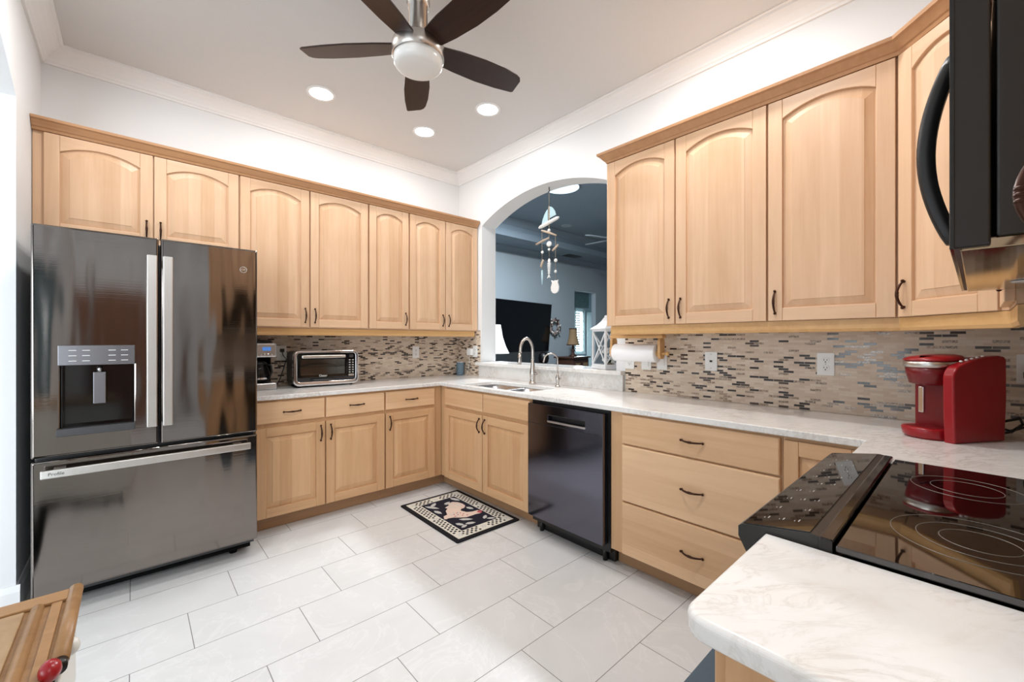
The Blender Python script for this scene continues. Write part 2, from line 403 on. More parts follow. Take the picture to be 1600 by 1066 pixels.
for nm, a, c_, ax in (('window_1', (-6.6, -7.47, .05), (-4.2, -7.42, 2.35), 0), ('window_2', (-7.47, -4.9, .35), (-7.42, -1.9, 2.35), 1)):
    b = MB(); n = 3
    for i in range(n+1):
        f = i/n; p = a[ax] + (c_[ax]-a[ax])*f
        lo = list(a); hi = list(c_); lo[ax] = p-.035; hi[ax] = p+.035; b.box(lo, hi)
    for z in (a[2], c_[2]):
        lo = list(a); hi = list(c_); lo[2] = z-.03; hi[2] = z+.03; b.box(lo, hi)
    struct(nm, b, 'trim')

# crown moulding of the kitchen: profile (out, down) swept along each wall
CP = [(0, .105), (.012, .105), (.016, .092), (.022, .088), (.028, .074), (.05, .045), (.07, .026), (.082, .02), (.086, .008), (.1, .006), (.1, 0), (0, 0)]
def crown(name, p, q, out, mit=(0, 0)):
    p, q, out = Vector(p), Vector(q), Vector(out); d = (q-p).normalized(); b = MB()
    r0 = [tuple(p + out*o - d*(o*mit[0]) + Vector((0, 0, CH-z))) for o, z in CP]; r1 = [tuple(q + out*o + d*(o*mit[1]) + Vector((0, 0, CH-z))) for o, z in CP]
    b.loft([r0, r1]); struct(name, b, 'trim')
crown('trim_1', (-3.03, 0, 0), (0, 0, 0), (0, -1, 0), (-1, -1))
crown('trim_2', (0, 0, 0), (0, -4.145, 0), (-1, 0, 0), (-1, -1))
crown('trim_3', (-3.03, -5.0, 0), (-3.03, 0, 0), (1, 0, 0), (0, -1))
crown('trim_4', (0, -4.145, 0), (-2.06, -4.145, 0), (0, 1, 0), (-1, 0))
BP = [(0, 0), (.014, 0), (.014, .1), (.010, .115), (.006, .13), (0, .13)]
b = MB(); b.loft([[(-3.03+o, -.001, z) for o, z in BP], [(-3.03+o, -.736, z) for o, z in BP]]); b.loft([[(-3.2, -.736-o, z) for o, z in BP], [(-3.03+.014, -.736-o, z) for o, z in BP]])
struct('baseboard_west', b, 'trim')

# ------------------------------------------------------------------ cabinet hardware
def pull_mesh(L=.1, horiz=False):
    b = MB(); n = 14; pts = []; rr = []
    for i in range(n+1):
        f = i/n; s_ = (f-.5)*L; pts.append((0, -.006 - .024*math.sin(PI*f)**.8, s_)); rr.append(.0036 + .0018*math.sin(PI*f))
    b.tube(pts, rr, 8)
    for f in (.44, .5, .56): b.cyl((0, -.0285, (f-.5)*L-.0018), (0, -.0285, (f-.5)*L+.0018), .0066, 10)
    for s_ in (-1, 1):
        b.ball((0, -.008, s_*L*.53), (.0062, .0062, .0062), 8); b.cyl((0, 0, s_*L*.5), (0, -.008, s_*L*.5), .005, 8)
    me = b.mesh('handle', 'bronze')
    if horiz: me.transform(Matrix.Rotation(PI/2, 4, 'Y'))
    return me
PULLV = pull_mesh(); PULLH = pull_mesh(horiz=True)

def make_door(parent, x0, x1, z0, z1, top='arch', hx=None, hz=None, warm=False, name='door'):
    w_, h = x1-x0, z1-z0; sw = min(.06, w_*.19)
    vm, rm, sm = ('maple_lo', 'maple_lo_rail', 'maple_lo_stile') if warm else ('maple_up', 'maple_up_rail', 'maple_stile')
    if top == 'arch': zs, za = h-.092, h-.047
    else: zs = za = h-.06
    hole = arch(sw, w_-sw, .06, zs, za)
    b = MB(); bv = .0025
    b.slab([(0, 0), (sw-.0004, 0), (sw-.0004, h), (0, h)], [], .02, FR, bv); b.slab([(w_-sw+.0004, 0), (w_, 0), (w_, h), (w_-sw+.0004, h)], [], .02, FR, bv)
    b.mi = 1
    b.slab([(sw, 0), (w_-sw, 0), (w_-sw, .06), (sw, .06)], [], .0198, FR, bv)
    ar = hole[2:]
    b.slab([(w_-sw, h), (sw, h)] + ar[::-1], [], .0198, FR, bv)
    d = b.obj(name, [sm, rm], parent, (x0, 0, z0))
    def ring(i, y):
        return [(x, -y, z) for x, z in arch(sw+i, w_-sw-i, .06+i, zs-i*(1.0 if top != 'arch' else .9), za-i)]
    p = MB(); p.loft([ring(-.004, .002), ring(-.004, .0065), ring(.005, .0065), ring(.008, .008), ring(.036, .016), ring(.0375, .018)], cap0=False)
    p.obj('panel', vm, d)
    if hx is not None:
        link('handle', PULLV, d, (hx-x0, -.02, hz-z0))
    return d

def base_frame(bm, x0, x1, z0, z1, d): bm.box((x0, 0, z0), (x1, d, z1))

def upper(label, loc, rz, x0, x1, z0, z1, d, doors, group, warm=False):
    r = root('wall_cabinet', label, 'cabinet', loc, rz, group)
    MB().box((x0+.0006, 0, z0), (x1-.0006, d, z1)).obj('body', 'maple_stile', r)
    for (a, c, side, zb) in doors:
        hx = None if side is None else (c-.03 if side == 'r' else a+.03)
        make_door(r, a, c, zb, 2.42, 'arch', hx, zb+.088)
    return r
UG = 'maple wall cabinets'
NA = (0, -.325, 0)
upper('maple wall cabinet with two arched doors above the refrigerator', NA, 0, -3.028, -2.076, 1.86, 2.43, .321, [(-2.984, -2.53, 'r', 1.87), (-2.524, -2.08, 'l', 1.87)], UG)
upper('wide two-door maple wall cabinet above the coffee maker and toaster oven', NA, 0, -2.076, -1.154, 1.372, 2.43, .321, [(-2.07, -1.622, 'r', 1.38), (-1.612, -1.161, 'l', 1.38)], UG)
upper('narrow single-door maple wall cabinet, right of the toaster oven', NA, 0, -1.154, -.778, 1.372, 2.43, .321, [(-1.147, -.786, 'r', 1.38)], UG)
upper('two-door maple wall cabinet in the far corner beside the arched pass-through', NA, 0, -.778, -.004, 1.372, 2.43, .321, [(-.771, -.397, 'r', 1.38), (-.389, -.012, 'l', 1.38)], UG)
NB = (-.325, 0, 0); QB = -PI/2
upper('two-door maple wall cabinet above the paper towel holder', NB, QB, 2.152, 3.08, 1.372, 2.43, .32, [(2.156, 2.611, 'r', 1.372), (2.62, 3.077, 'l', 1.372)], UG)
upper('single-door maple wall cabinet above the duplex outlet, left of the angled corner cabinet', NB, QB, 3.08, 3.553, 1.372, 2.43, .32, [(3.086, 3.543, 'l', 1.372)], UG)
# diagonal corner cabinet
DL = math.hypot(.285, .285)
r = root('corner_wall_cabinet', 'angled corner maple wall cabinet behind the microwave', 'cabinet', (-.325, -3.556, 0), R(-135), UG)
b = MB(); mi = Matrix.Rotation(R(135), 4, 'Z') @ T(.325, 3.556, 0)
b.prism([(-.325, -3.556), (-.61, -3.83), (-.61, -4.14), (-.004, -4.14), (-.004, -3.556)], 1.372, 2.43, mi); b.obj('body', 'maple_stile', r)
make_door(r, .012, DL-.03, 1.372, 2.42, 'arch', .042, 1.46)
NC = (0, -3.83, 0)
upper('slim maple wall cabinet wedged between the angled corner cabinet and the microwave', NC, PI, .615, .945, 1.372, 2.43, .311, [(.625, .935, 'r', 1.38)], UG)
r = root('wall_cabinet', 'maple cabinet at the right edge of the view, only its bronze pull showing', 'cabinet', (0, -3.8395, 0), PI, UG)
MB().box((1.737, 0, 1.372), (2.05, .3, 2.43)).obj('body', 'maple_stile', r)
d_ = make_door(r, 1.74, 2.045, 1.38, 2.42, 'arch', 2.0, 1.416)
r = root('wall_cabinet', 'short maple cabinet above the microwave', 'cabinet', NC, PI, UG)
MB().box((.952, 0, 1.88), (1.728, .311, 2.43)).obj('body', 'maple_stile', r)
make_door(r, .96, 1.335, 1.89, 2.42, 'arch', 1.3, 1.97); make_door(r, 1.345, 1.72, 1.89, 2.42, 'arch', 1.375, 1.97)

# crown and light rail on the cabinets: mitred sweeps along the cabinet fronts
def sweep(pts, outs, prof):
    b = MB(); b.loft([[(p[0] + o[0]*u, p[1] + o[1]*u, z) for u, z in prof] for p, o in zip(pts, outs)]); return b
CW = [(-.02, 2.424), (.0, 2.424), (.006, 2.436), (.012, 2.44), (.022, 2.452), (.034, 2.466), (.044, 2.472), (.046, 2.486), (-.02, 2.486)]
o = sweep([(-3.028, -.345), (-.012, -.345)], [(0, -1), (0, -1)], CW).obj('cabinet_crown', 'crownwood'); tag(o, 'wooden crown moulding along the top of the cabinets over the refrigerator wall', 'moulding')
k = math.tan(R(22.5))
o = sweep([(-.03, -2.152), (-.345, -2.152), (-.345, -3.556), (-.61, -3.81), (-1.72, -3.81)], [(0, 1), (-1, 1), (-1, k), (-.4, 1), (0, 1)], CW).obj('cabinet_crown', 'crownwood')
tag(o, 'wooden crown moulding on the cabinets right of the arch, bending at the corner cabinet', 'moulding')
LR = [(0, 1.316), (.012, 1.318), (.016, 1.33), (.016, 1.37), (0, 1.371)]
o = sweep([(-2.07, -.305), (-.03, -.305)], [(0, -1), (0, -1)], LR).obj('light_rail', 'railwood'); tag(o, 'wooden light rail under the cabinets above the toaster oven', 'trim board')
o = sweep([(-.31, -2.18), (-.31, -3.56), (-.61, -3.848), (-.948, -3.848)], [(-1, 0), (-1, k), (-.4, 1), (0, 1)], LR).obj('light_rail', 'railwood'); tag(o, 'wooden light rail under the cabinets above the red coffee brewer and outlets', 'trim board')

# ------------------------------------------------------------------ base cabinets
def drawer(parent, x0, x1, z0, z1, handle=True, name='drawer', mat='maple_drawer', hx=None):
    w_, h = x1-x0, z1-z0; b = MB()
    b.loft([[(x, -y, z) for x, z in rrect(i, i, w_-i, h-i, .002, 1)] for i, y in ((0, 0), (0, .013), (.003, .018), (.006, .02))])
    d = b.obj(name, mat, parent, (x0, 0, z0))
    if handle: link('handle', PULLH, d, ((w_/2 if hx is None else hx), -.02, h/2))
    return d
BG = 'maple base cabinets'
def base(label, loc, rz, x0, x1, d, group=BG, hollow=False, toe=True, tx=(0, 0)):
    r = root('base_cabinet', label, 'cabinet', loc, rz, group); b = MB()
    if hollow:
        b.box((x0+.0006, 0, .1), (x0+.018, d, .883)); b.box((x1-.018, 0, .1), (x1-.0006, d, .883)); b.box((x0+.018, 0, .1), (x1-.018, d, .118)); b.box((x0+.018, 0, .118), (x1-.018, .019, .883)); b.box((x0+.018, d-.012, .118), (x1-.018, d, .883))
    else: b.box((x0+.0006, 0, .1), (x1-.0006, d, .883))
    b.obj('body', 'maple_lo_stile', r)
    if toe: MB().box((x0+.0006-tx[0], .075, .001), (x1-.0006+tx[1], .095, .1)).obj('toe_kick', 'toe', r)
    return r
FA = (0, -.61, 0); FB = (-.61, 0, 0)
r = base('two-door, two-drawer maple base cabinet next to the refrigerator', FA, 0, -2.035, -1.141, .606)
drawer(r, -2.032, -1.6, .725, .868); drawer(r, -1.591, -1.148, .725, .868)
make_door(r, -2.032, -1.6, .105, .7, 'flat', -1.63, .62, True); make_door(r, -1.591, -1.148, .105, .7, 'flat', -1.561, .62, True)
r = base('one-door, one-drawer maple base cabinet in the inner corner below the counter', FA, 0, -1.141, -.611, .606, tx=(0, .0766))
drawer(r, -1.135, -.69, .725, .868); make_door(r, -1.135, -.69, .105, .7, 'flat', -1.105, .62, True)
r = base('maple sink base cabinet behind the rooster mat, with plain false fronts', FB, QB, .612, 1.738, .606, hollow=True, tx=(.0764, 0))
drawer(r, .69, 1.21, .725, .868, False, 'false_front'); drawer(r, 1.218, 1.732, .725, .868, False, 'false_front')
make_door(r, .69, 1.21, .105, .7, 'flat', 1.18, .62, True); make_door(r, 1.218, 1.732, .105, .7, 'flat', 1.248, .62, True)
r = base('maple base cabinet of three wide stacked drawers right of the dishwasher', FB, QB, 2.372, 3.22, .606)
drawer(r, 2.452, 3.214, .712, .872, hx=.393); drawer(r, 2.452, 3.214, .398, .705, hx=.393); drawer(r, 2.452, 3.214, .105, .391, hx=.393)
r = base('maple corner base cabinet half hidden by the range control panel', FB, QB, 3.22, 3.515, .606)
make_door(r, 3.228, 3.5, .105, .868, 'flat', None, None, True)
r = base('maple filler cabinet between the corner and the range', (0, -3.515, 0), PI, .611, .952, .626)
make_door(r, .64, .945, .105, .868, 'flat', .67, .62, True)
r = base('maple peninsula cabinet under the rounded quartz end in the foreground', (0, -3.537, 0), PI, 1.738, 2.03, .58)
make_door(r, 1.745, 2.025, .105, .868, 'flat', 1.775, .62, True)
# finished end panel on the peninsula: frame and flat recessed field
b = MB(); SE = Matrix(((0, 0, -1, -2.0302), (1, 0, 0, -4.11), (0, 1, 0, 0), (0, 0, 0, 1)))
inv = Matrix.Rotation(PI, 4, 'Z') @ T(0, 3.537, 0)
b.slab([(0, .1), (.572, .1), (.572, .883), (0, .883)], [[(.06, .17), (.512, .17), (.512, .82), (.06, .82)]], .012, inv @ SE, .0015)
b.box((-2.0345, -4.06, .16), (-2.0305, -3.59, .83), mx=inv); b.obj('end_panel', 'maple_lo', r)

# ------------------------------------------------------------------ counters
SINK = rrect(-.575, -1.625, -.205, -.865, .07, 6)
b = MB().slab([(-2.05, -.002), (-.002, -.002), (-.002, -4.142), (-.955, -4.142), (-.955, -3.49), (-.64, -3.49), (-.64, -.64), (-2.05, -.64)], [SINK], .03, T(0, 0, .884), .004)
tag(b.obj('countertop', 'quartz'), 'long L-shaped white quartz counter with the sink cut into it', 'countertop')
pen = [(-1.736, -4.142), (-1.736, -3.492)] + [(-2.045 + .035*math.cos(PI/2 + PI/2*i/7), -3.527 + .035*math.sin(PI/2 + PI/2*i/7)) for i in range(8)] + [(-2.08, -4.142)]
b = MB().slab(pen, [], .032, T(0, 0, .8835), .009, 4)
tag(b.obj('countertop', 'quartz'), 'rounded white quartz peninsula top in the right foreground', 'countertop')
b = MB().box((-.03, -2.068, .9145), (-.002, -.392, 1.029)); tag(b.obj('splash_board', 'quartz'), 'low white quartz upstand behind the sink faucets', 'backsplash')
b = MB().box((-.065, -2.075, 1.0305), (.25, -.41, 1.0605), .004)
b.box((-.065, -.41, 1.0305), (-.002, -.375, 1.0605)); tag(b.obj('sill_slab', 'quartz'), 'white quartz ledge across the bottom of the arched pass-through', 'sill')
# mosaic backsplashes
def tile(label, w_, h, loc, rz):
    b = MB().box((0, 0, 0), (w_, .008, h)); o = b.obj('mosaic_backsplash', 'mosaic', None, loc, (0, 0, rz)); return tag(o, label, 'backsplash')
tile('thin-strip brown and beige mosaic behind the toaster oven', 2.04, .456, (-2.05, -.0095, .9145), 0)
tile('narrow strip of mosaic in the far corner beside the arch', .372, .465, (-.0095, -.0105, .9145), QB)
tile('thin-strip beige mosaic behind the red coffee brewer and paper towels', 2.06, .456, (-.0095, -2.077, .9145), QB)
tile('mosaic strip on the wall behind the range', 2.02, .456, (-.02, -4.1355, .9145), PI)

# ------------------------------------------------------------------ sink and taps
r = root('kitchen_sink', 'stainless double-bowl sink set under the counter by the arch', 'sink', (0, 0, 0))
def bowl(y0, y1):
    b = MB(); x0, x1 = -.575, -.205
    rings = [rrect(x0-.012, y0-.004, x1+.012, y1+.004, .06, 6), rrect(x0+.004, y0+.004, x1-.004, y1-.004, .06, 6), rrect(x0+.012, y0+.012, x1-.012, y1-.012, .06, 6), rrect(x0+.03, y0+.03, x1-.03, y1-.03, .05, 6), rrect(x0+.15, y0+.15, x1-.15, y1-.15, .02, 6)]
    zs = (.883, .883, .74, .722, .718)
    b.loft([[(x, y, z) for x, y in rg] for rg, z in zip(rings, zs)], False, True, smooth=True); return b
for y0, y1 in ((-1.237, -.858), (-1.632, -1.253)):
    bb = bowl(y0, y1).obj('bowl', 'steel', r); MB().lathe([(.04, 0), (.036, .003), (.02, .001)], 20, T(-.39, (y0+y1)/2, .7185)).obj('drain', 'chrome', bb)
MB().box((-.58, -1.253, .85), (-.2, -1.237, .882), .003).obj('divider', 'steel', r)
r = root('kitchen_faucet', 'tall brushed nickel pull-down faucet behind the sink', 'faucet', (-.125, -1.257, .9145))
MB().lathe([(.03, 0), (.03, .008), (.024, .014), (.022, .04), (.027, .075), (.026, .1), (.019, .14), (.015, .18), (.0135, .2)], 20).obj('base', 'nickel', r)
pts = [(0, 0, .19)] + [(0, 0, .19 + .02*i) for i in range(1, 5)]
pts += [(-.055 + .055*math.cos(PI*i/12), .035*(1-math.cos(PI*i/12))/2, .275 + .105*math.sin(PI*i/12)) for i in range(13)] + [(-.112, .036, .255)]
MB().tube(pts, .0125, 14).obj('spout', 'nickel', r)
sp = MB().tube([(-.111, .036, .258), (-.115, .037, .22), (-.118, .037, .185), (-.12, .038, .165)], [.0135, .0165, .0185, .0175], 14).obj('spray_head', 'nickel', r)
MB().box((-.139, .03, .185), (-.134, .046, .222), .002).obj('spray_button', 'black', sp)
h = MB().tube([(0, -.015, .085), (0, -.045, .088), (-.01, -.065, .096), (-.02, -.085, .1)], [.014, .012, .008, .006], 12).obj('lever', 'nickel', r)
r = root('filter_tap', 'small gooseneck filtered-water tap right of the tall faucet', 'faucet', (-.135, -1.545, .9145))
MB().lathe([(.022, 0), (.022, .006), (.013, .012), (.012, .03), (.018, .055), (.018, .07), (.009, .095), (.006, .11)], 18).obj('base', 'nickel', r)
pts = [(0, 0, .1), (0, 0, .16), (0, 0, .21)] + [(-.045 + .045*math.cos(PI*i/12), .03*(1-math.cos(PI*i/12)), .215 + .045*math.sin(PI*i/12)) for i in range(1, 13)] + [(-.096, .064, .19)]
MB().tube(pts, .0058, 10).obj('spout', 'nickel', r)
MB().tube([(0, -.014, .06), (0, -.03, .062), (0, -.034, .085), (0, -.033, .098)], [.006, .007, .0055, .004], 10).obj('lever', 'nickel', r)

# ------------------------------------------------------------------ refrigerator
r = root('refrigerator', 'black stainless french-door refrigerator left of the counter', 'refrigerator', (-2.9665, -.9, 0))
FW = .893
MB().box((.004, .075, .06), (FW-.004, .86, 1.79), .006).obj('body', 'darkgrey', r)
MB().box((.02, .1, .03), (FW-.02, .5, .1)).obj('kick_plate', 'rub', r)
def fdoor(name, x0, x1, z0, z1, hole=None):
    b = MB()
    if hole: b.slab(rrect(x0, z0, x1, z1, .006, 3), [hole], .066, T(0, .07, 0) @ FR, .01, 4)
    else: b.slab(rrect(x0, z0, x1, z1, .006, 3), [], .066, T(0, .07, 0) @ FR, .01, 4)
    return b.obj(name, 'fridge', r)
HZ0, HZ1 = .866, 1.165
dl = fdoor('door', 0, .444, .738, 1.812, [(.094, HZ0), (.345, HZ0), (.345, HZ1), (.094, HZ1)])
dr = fdoor('door', .452, FW, .738, 1.812); fz = fdoor('freezer_drawer', 0, FW, .1, .722)
def bar(x): 
    b = MB(); b.box((x-.0205, -.055, .838), (x+.0205, -.042, 1.713), .004)
    for z in (.87, 1.68): b.box((x-.012, -.045, z-.02), (x+.012, .006, z+.02))
    return b
bar(.416).obj('handle', 'handle_steel', dl); bar(.479).obj('handle', 'handle_steel', dr)
b = MB(); b.box((.035, -.055, .652), (FW-.043, -.042, .69), .004)
for x in (.09, FW-.1): b.box((x-.02, -.045, .66), (x+.02, .006, .682))
hb = b.obj('handle', 'handle_steel', fz)
MB().text('Profile', .02, T(.085, -.0555, .671) @ FR).obj('lettering', 'darkgrey', hb)
di = MB(); di.box((.085, -.012, 1.16), (.352, .008, 1.256), .003); di = di.obj('dispenser_panel', 'panel_steel', dl)
b = MB()
for x in (.12, .165, .255, .3):
    for z in (1.18, 1.205, 1.23): b.box((x, -.0128, z), (x+.026, -.0122, z+.0022))
b.obj('panel_legend', 'white_plastic', di)
b = MB(); b.box((.095, .062, HZ0), (.344, .066, HZ1)); b.box((.095, .006, HZ0), (.099, .062, HZ1)); b.box((.34, .006, HZ0), (.344, .062, HZ1)); b.box((.095, .006, HZ1-.004), (.344, .062, HZ1)); b.box((.095, .006, HZ0), (.344, .062, HZ0+.004)); b.obj('dispenser_recess', 'blackgloss', dl)
MB().box((.08, -.018, .83), (.353, .01, .866), .003).obj('drip_tray', 'darkgrey', dl)
p = MB().box((.2, .02, .97), (.246, .034, 1.125), .003).obj('dispenser_paddle', 'panel_steel', dl); MB().cyl((.222, .03, 1.125), (.222, .03, 1.15), .009).obj('spigot', 'steel', p)
b = MB(); b.torus(.0165, .0016, 32, 6, T(FW-.071, .003, 1.69) @ FR); b.text('GE', .018, T(FW-.071, .0035, 1.69) @ FR); b.obj('round_emblem', 'handle_steel', dr)
for x in (.05, FW-.05): MB().box((x-.04, .03, 1.79), (x+.04, .14, 1.812), .004).obj('hinge_cover', 'darkgrey', r)
for x in (.1, FW-.1): MB().cyl((x, .15, .0), (x, .15, .06), .02).obj('foot', 'rub', r)

# ------------------------------------------------------------------ dishwasher
r = root('dishwasher', 'dark slate dishwasher between the sink cabinet and the wide drawers', 'dishwasher', (-.61, 0, 0), QB)
MB().box((1.744, .0, .07), (2.368, .58, .88)).obj('body', 'black', r)
MB().box((1.744, .045, .004), (2.368, .075, .1)).obj('kick_plate', 'black', r)
b = MB().slab(rrect(1.748, .118, 2.35, .862, .004, 2), [[(1.93, .762), (2.225, .762), (2.225, .804), (1.93, .804)]], .048, T(0, -.002, 0) @ FR, .002); d_ = b.obj('door', 'dishsteel', r)
b = MB(); b.box((1.93, -.012, .762), (2.225, -.008, .804)); b.box((1.93, -.05, .8), (2.225, -.01, .804)); b.box((1.93, -.05, .762), (2.225, -.01, .766)); b.obj('handle_pocket', 'black', d_)
MB().box((1.926, -.056, .757), (2.229, -.044, .769), .003).obj('handle', 'handle_steel', d_)
MB().box((1.75, -.052, .735), (2.348, -.0505, .738)).obj('seam', 'black', d_)
for y in (1.8, 2.31): MB().cyl((y, .03, .0), (y, .03, .08), .014).obj('foot', 'black', r)

# ------------------------------------------------------------------ range
r = root('kitchen_range', 'black glass-top range between the peninsula and the corner counter', 'range', (-1.735, -4.135, 0))
RW = .777
MB().box((.006, .02, .05), (RW-.006, .645, .905)).obj('body', 'mwside', r)
ck = MB().box((0.0, .015, .9165), (RW, .535, .928), .002).obj('cooktop', 'cooktop', r)
for (x, y, rad) in ((.2, .37, .115), (.2, .37, .08), (.2, .37, .05), (.57, .39, .095), (.57, .39, .06), (.2, .13, .09), (.58, .13, .115), (.58, .13, .075)):
    MB().torus(rad, .0008, 64, 4, T(x, y, .9279)).obj('burner_ring', 'ring', ck)
# sloping glass control panel with a raised back lip
prof = [(.555, .9345), (.57, .9365), (.684, .917), (.69, .912), (.69, .893), (.665, .845), (.6, .835), (.56, .906)]
b = MB(); b.loft([[(x, y, z) for y, z in prof] for x in (0, RW)]); cp = b.obj('control_panel', 'mwside', r)
a_ = math.atan2(.917-.9365, .684-.57); CPM = T(0, .57, .9368) @ Matrix.Rotation(a_, 4, 'X')
MB().box((.004, .002, 0), (RW-.008, .113, .0016), mx=CPM).obj('touch_glass', 'cooktop', cp)
b = MB()
for i in range(9):
    for j in range(3):
        if (i*3+j) % 5 != 4: b.box((.05+i*.075, .03+j*.026, .0016), (.062+i*.075, .0322+j*.026, .0019), mx=CPM); b.box((.05+i*.075, .037+j*.026, .0016), (.055+i*.075, .0385+j*.026, .0019), mx=CPM)
b.obj('panel_legend', 'slate', cp)
MB().box((-.003, .538, .91), (RW, .56, .936), .004).obj('vent_lip', 'blackgloss', cp)
od = MB().box((.01, .645, .2), (RW-.01, .672, .83), .006).obj('oven_door', 'cooktop', r)
b = MB(); b.cyl((.06, .71, .78), (RW-.06, .71, .78), .012)
for x in (.1, RW-.1): b.cyl((x, .67, .78), (x, .71, .78), .009)
b.obj('handle', 'handle_steel', od)
MB().box((.01, .645, .06), (RW-.01, .668, .19), .006).obj('storage_drawer', 'cooktop', r)
for x in (.08, RW-.08):
    for y in (.08, .58): MB().cyl((x, y, 0), (x, y, .05), .018).obj('foot', 'black', r)

# ------------------------------------------------------------------ microwave
r = root('microwave_oven', 'black over-the-range microwave at the top right with a curved handle', 'microwave', (-1.735, -4.14, 1.4125))
MH = .46; 
MB().box((.004, 0, .012), (RW-.006, .36, MH), .003).obj('body', 'mwside', r)
d_ = MB().slab(rrect(.002, 0, RW-.004, MH, .004, 2), [], .038, T(0, .365, 0) @ Matrix.Rotation(-PI/2, 4, 'X') @ Matrix.Diagonal((1, -1, 1, 1)), .003).obj('door', 'mwside', r)
MB().box((.0, .4, -.001), (RW-.002, .4055, MH+.001), .001).obj('door_glass', 'blackgloss', d_)
b = MB(); n = 22; pts = []
rings = []
for i in range(n+1):
    f = i/n; z = .058 + .375*f; o = .043*math.sin(PI*f)**.85; wd = .014; th = .014
    cx = .33
    rings.append([(cx-wd, .392+o, z), (cx+wd, .392+o, z), (cx+wd, .392+o+th*1.6, z), (cx+wd*.4, .392+o+th*2, z), (cx-wd*.4, .392+o+th*2, z), (cx-wd, .392+o+th*1.6, z)])
b.loft(rings, smooth=True); b.obj('handle', 'black', d_)
un = MB().box((.012, .02, -.004), (RW-.014, .395, .0122), .002).obj('underside', 'mwbottom', r)
for x in (.12, .55): MB().lathe([(.03, -.005), (.026, -.007)], 20, T(x, .3, 0)).obj('task_light', 'glass_white', un)
b = MB()
for i in range(7): b.box((.18+i*.05, .1, -.0048), (.2+i*.05, .22, -.004))
b.obj('vent_grille', 'black', un)

# ------------------------------------------------------------------ ceiling fan and lights
HX, HY = -1.614, -1.977
r = root('ceiling_fan', 'five-blade dark walnut ceiling fan with white bowl light', 'ceiling fan', (HX, HY, CH))
MB().lathe([(.02, -.12), (.062, -.1), (.078, -.06), (.085, -.012), (.085, 0)], 32).obj('canopy', 'nickel', r)
MB().lathe([(.045, -.34), (.045, -.19), (.05, -.19), (.05, -.17), (.055, -.165), (.055, -.1), (.05, -.08)], 32).obj('downrod', 'nickel', r)
MB().lathe([(.116, -.432), (.123, -.426), (.123, -.372), (.119, -.362), (.1, -.35), (.06, -.34), (.03, -.335)], 40).obj('motor_housing', 'nickel', r)
MB().lathe([(.0, -.479), (.05, -.479), (.09, -.477), (.105, -.471), (.112, -.461), (.115, -.447), (.1155, -.432)], 40, cap0=False).obj('light_bowl', 'glass_white', r)
def blade():
    b = MB(); out = [(.095, -.05), (.2, -.064), (.33, -.072), (.45, -.069), (.525, -.058), (.548, -.048), (.56, -.03), (.56, .048), (.55, .055), (.45, .066), (.33, .07), (.2, .063), (.095, .05)]
    b.slab(out, [], .008, Matrix.Rotation(R(-13), 4, 'X'), .002); return b.mesh('blade', 'walnut')
def iron():
    b = MB(); b.slab([(.06, -.02), (.12, -.03), (.17, -.022), (.17, .022), (.12, .03), (.06, .02)], [], .005, Matrix.Rotation(R(-13), 4, 'X') @ T(0, 0, .008), .001); return b.mesh('blade_iron', 'nickel')
BM, IM = blade(), iron()
for k_ in range(5):
    bl = link('blade', BM, r, (0, 0, -.378), (0, 0, R(61.8 + 72*k_))); link('blade_iron', IM, bl)
CANS = [((-1.62, -.61), 'recessed ceiling light left of the fan, nearest the refrigerator'), ((-.787, -.62), 'recessed ceiling light in the far corner, lowest of the three in view'), ((-.604, -1.249), 'recessed ceiling light nearest the arched wall'),
        ((-2.6, -4.9), 'recessed ceiling light behind the camera'), ((-1.5, -3.0), 'added lamp in front of the range'), ((-.62, -2.85), 'recessed ceiling light above the drawers'), ((-2.4, -1.3), 'recessed ceiling light above the cart'), ((-2.6, -6.0), 'dining room'), ((-5.0, -5.2), 'dining room')]  # range and dining lamps are added to brighten, without fixtures
for (x, y), lb in CANS[:3]:
    r = root('recessed_light', lb, 'ceiling light', (x, y, CH), 0, 'kitchen recessed lights')
    MB().lathe([(.078, -.004), (.098, -.006), (.1, -.001), (.1, 0)], 36, cap0=False).obj('trim_ring', 'trim', r)
    MB().lathe([(.078, -.0045), (.078, -.001)], 36).obj('diffuser', 'lamp_on', r)
for i, ((x, y), lb) in enumerate(CANS): lamp('recessed_and_added_lamp', 'AREA', (x, y, CH-.012), 10 if i < 3 else 14 if i == 3 else 21, .15, (1, .995, .985))

# ------------------------------------------------------------------ dining room behind the camera (pieces added for the refrigerator doors to reflect)
M['teal'] = paint('teal_dim_room_tone', (44, 80, 88), .9, .3, 60); M['curtain'] = paint('brown_curtain_cloth', (92, 62, 46), .9, .4, 60)
b = MB(); n = 70; b.loft([[(-4.15 + .75*i/n, -7.33 + .025*math.sin(i*1.1), z) for i in range(n+1)] + [(-4.15 + .75*i/n, -7.325 + .025*math.sin(i*1.1), z) for i in range(n, -1, -1)] for z in (.02, 2.5)], smooth=True)  # added sheet; its teal stands for the dim, bluish room past the arch
tag(b.obj('dim_room_sheet', 'teal'), 'added teal sheet standing in for the dim room past the arch, mirrored in the refrigerator', 'curtain')
b = MB(); n = 40; b.loft([[(-3.12 + .26*i/n, -7.34 + .02*math.sin(i*1.3), z) for i in range(n+1)] + [(-3.12 + .26*i/n, -7.335 + .02*math.sin(i*1.3), z) for i in range(n, -1, -1)] for z in (.02, 2.5)], smooth=True)
tag(b.obj('curtain', 'curtain', None, (-.25, 0, 0)), 'brown curtain behind the camera, mirrored in the left refrigerator door', 'curtain')
r = root('hutch', 'tall wooden hutch behind the camera, mirrored in the refrigerator doors', 'cabinet', (-2.72, -7.16, 0))
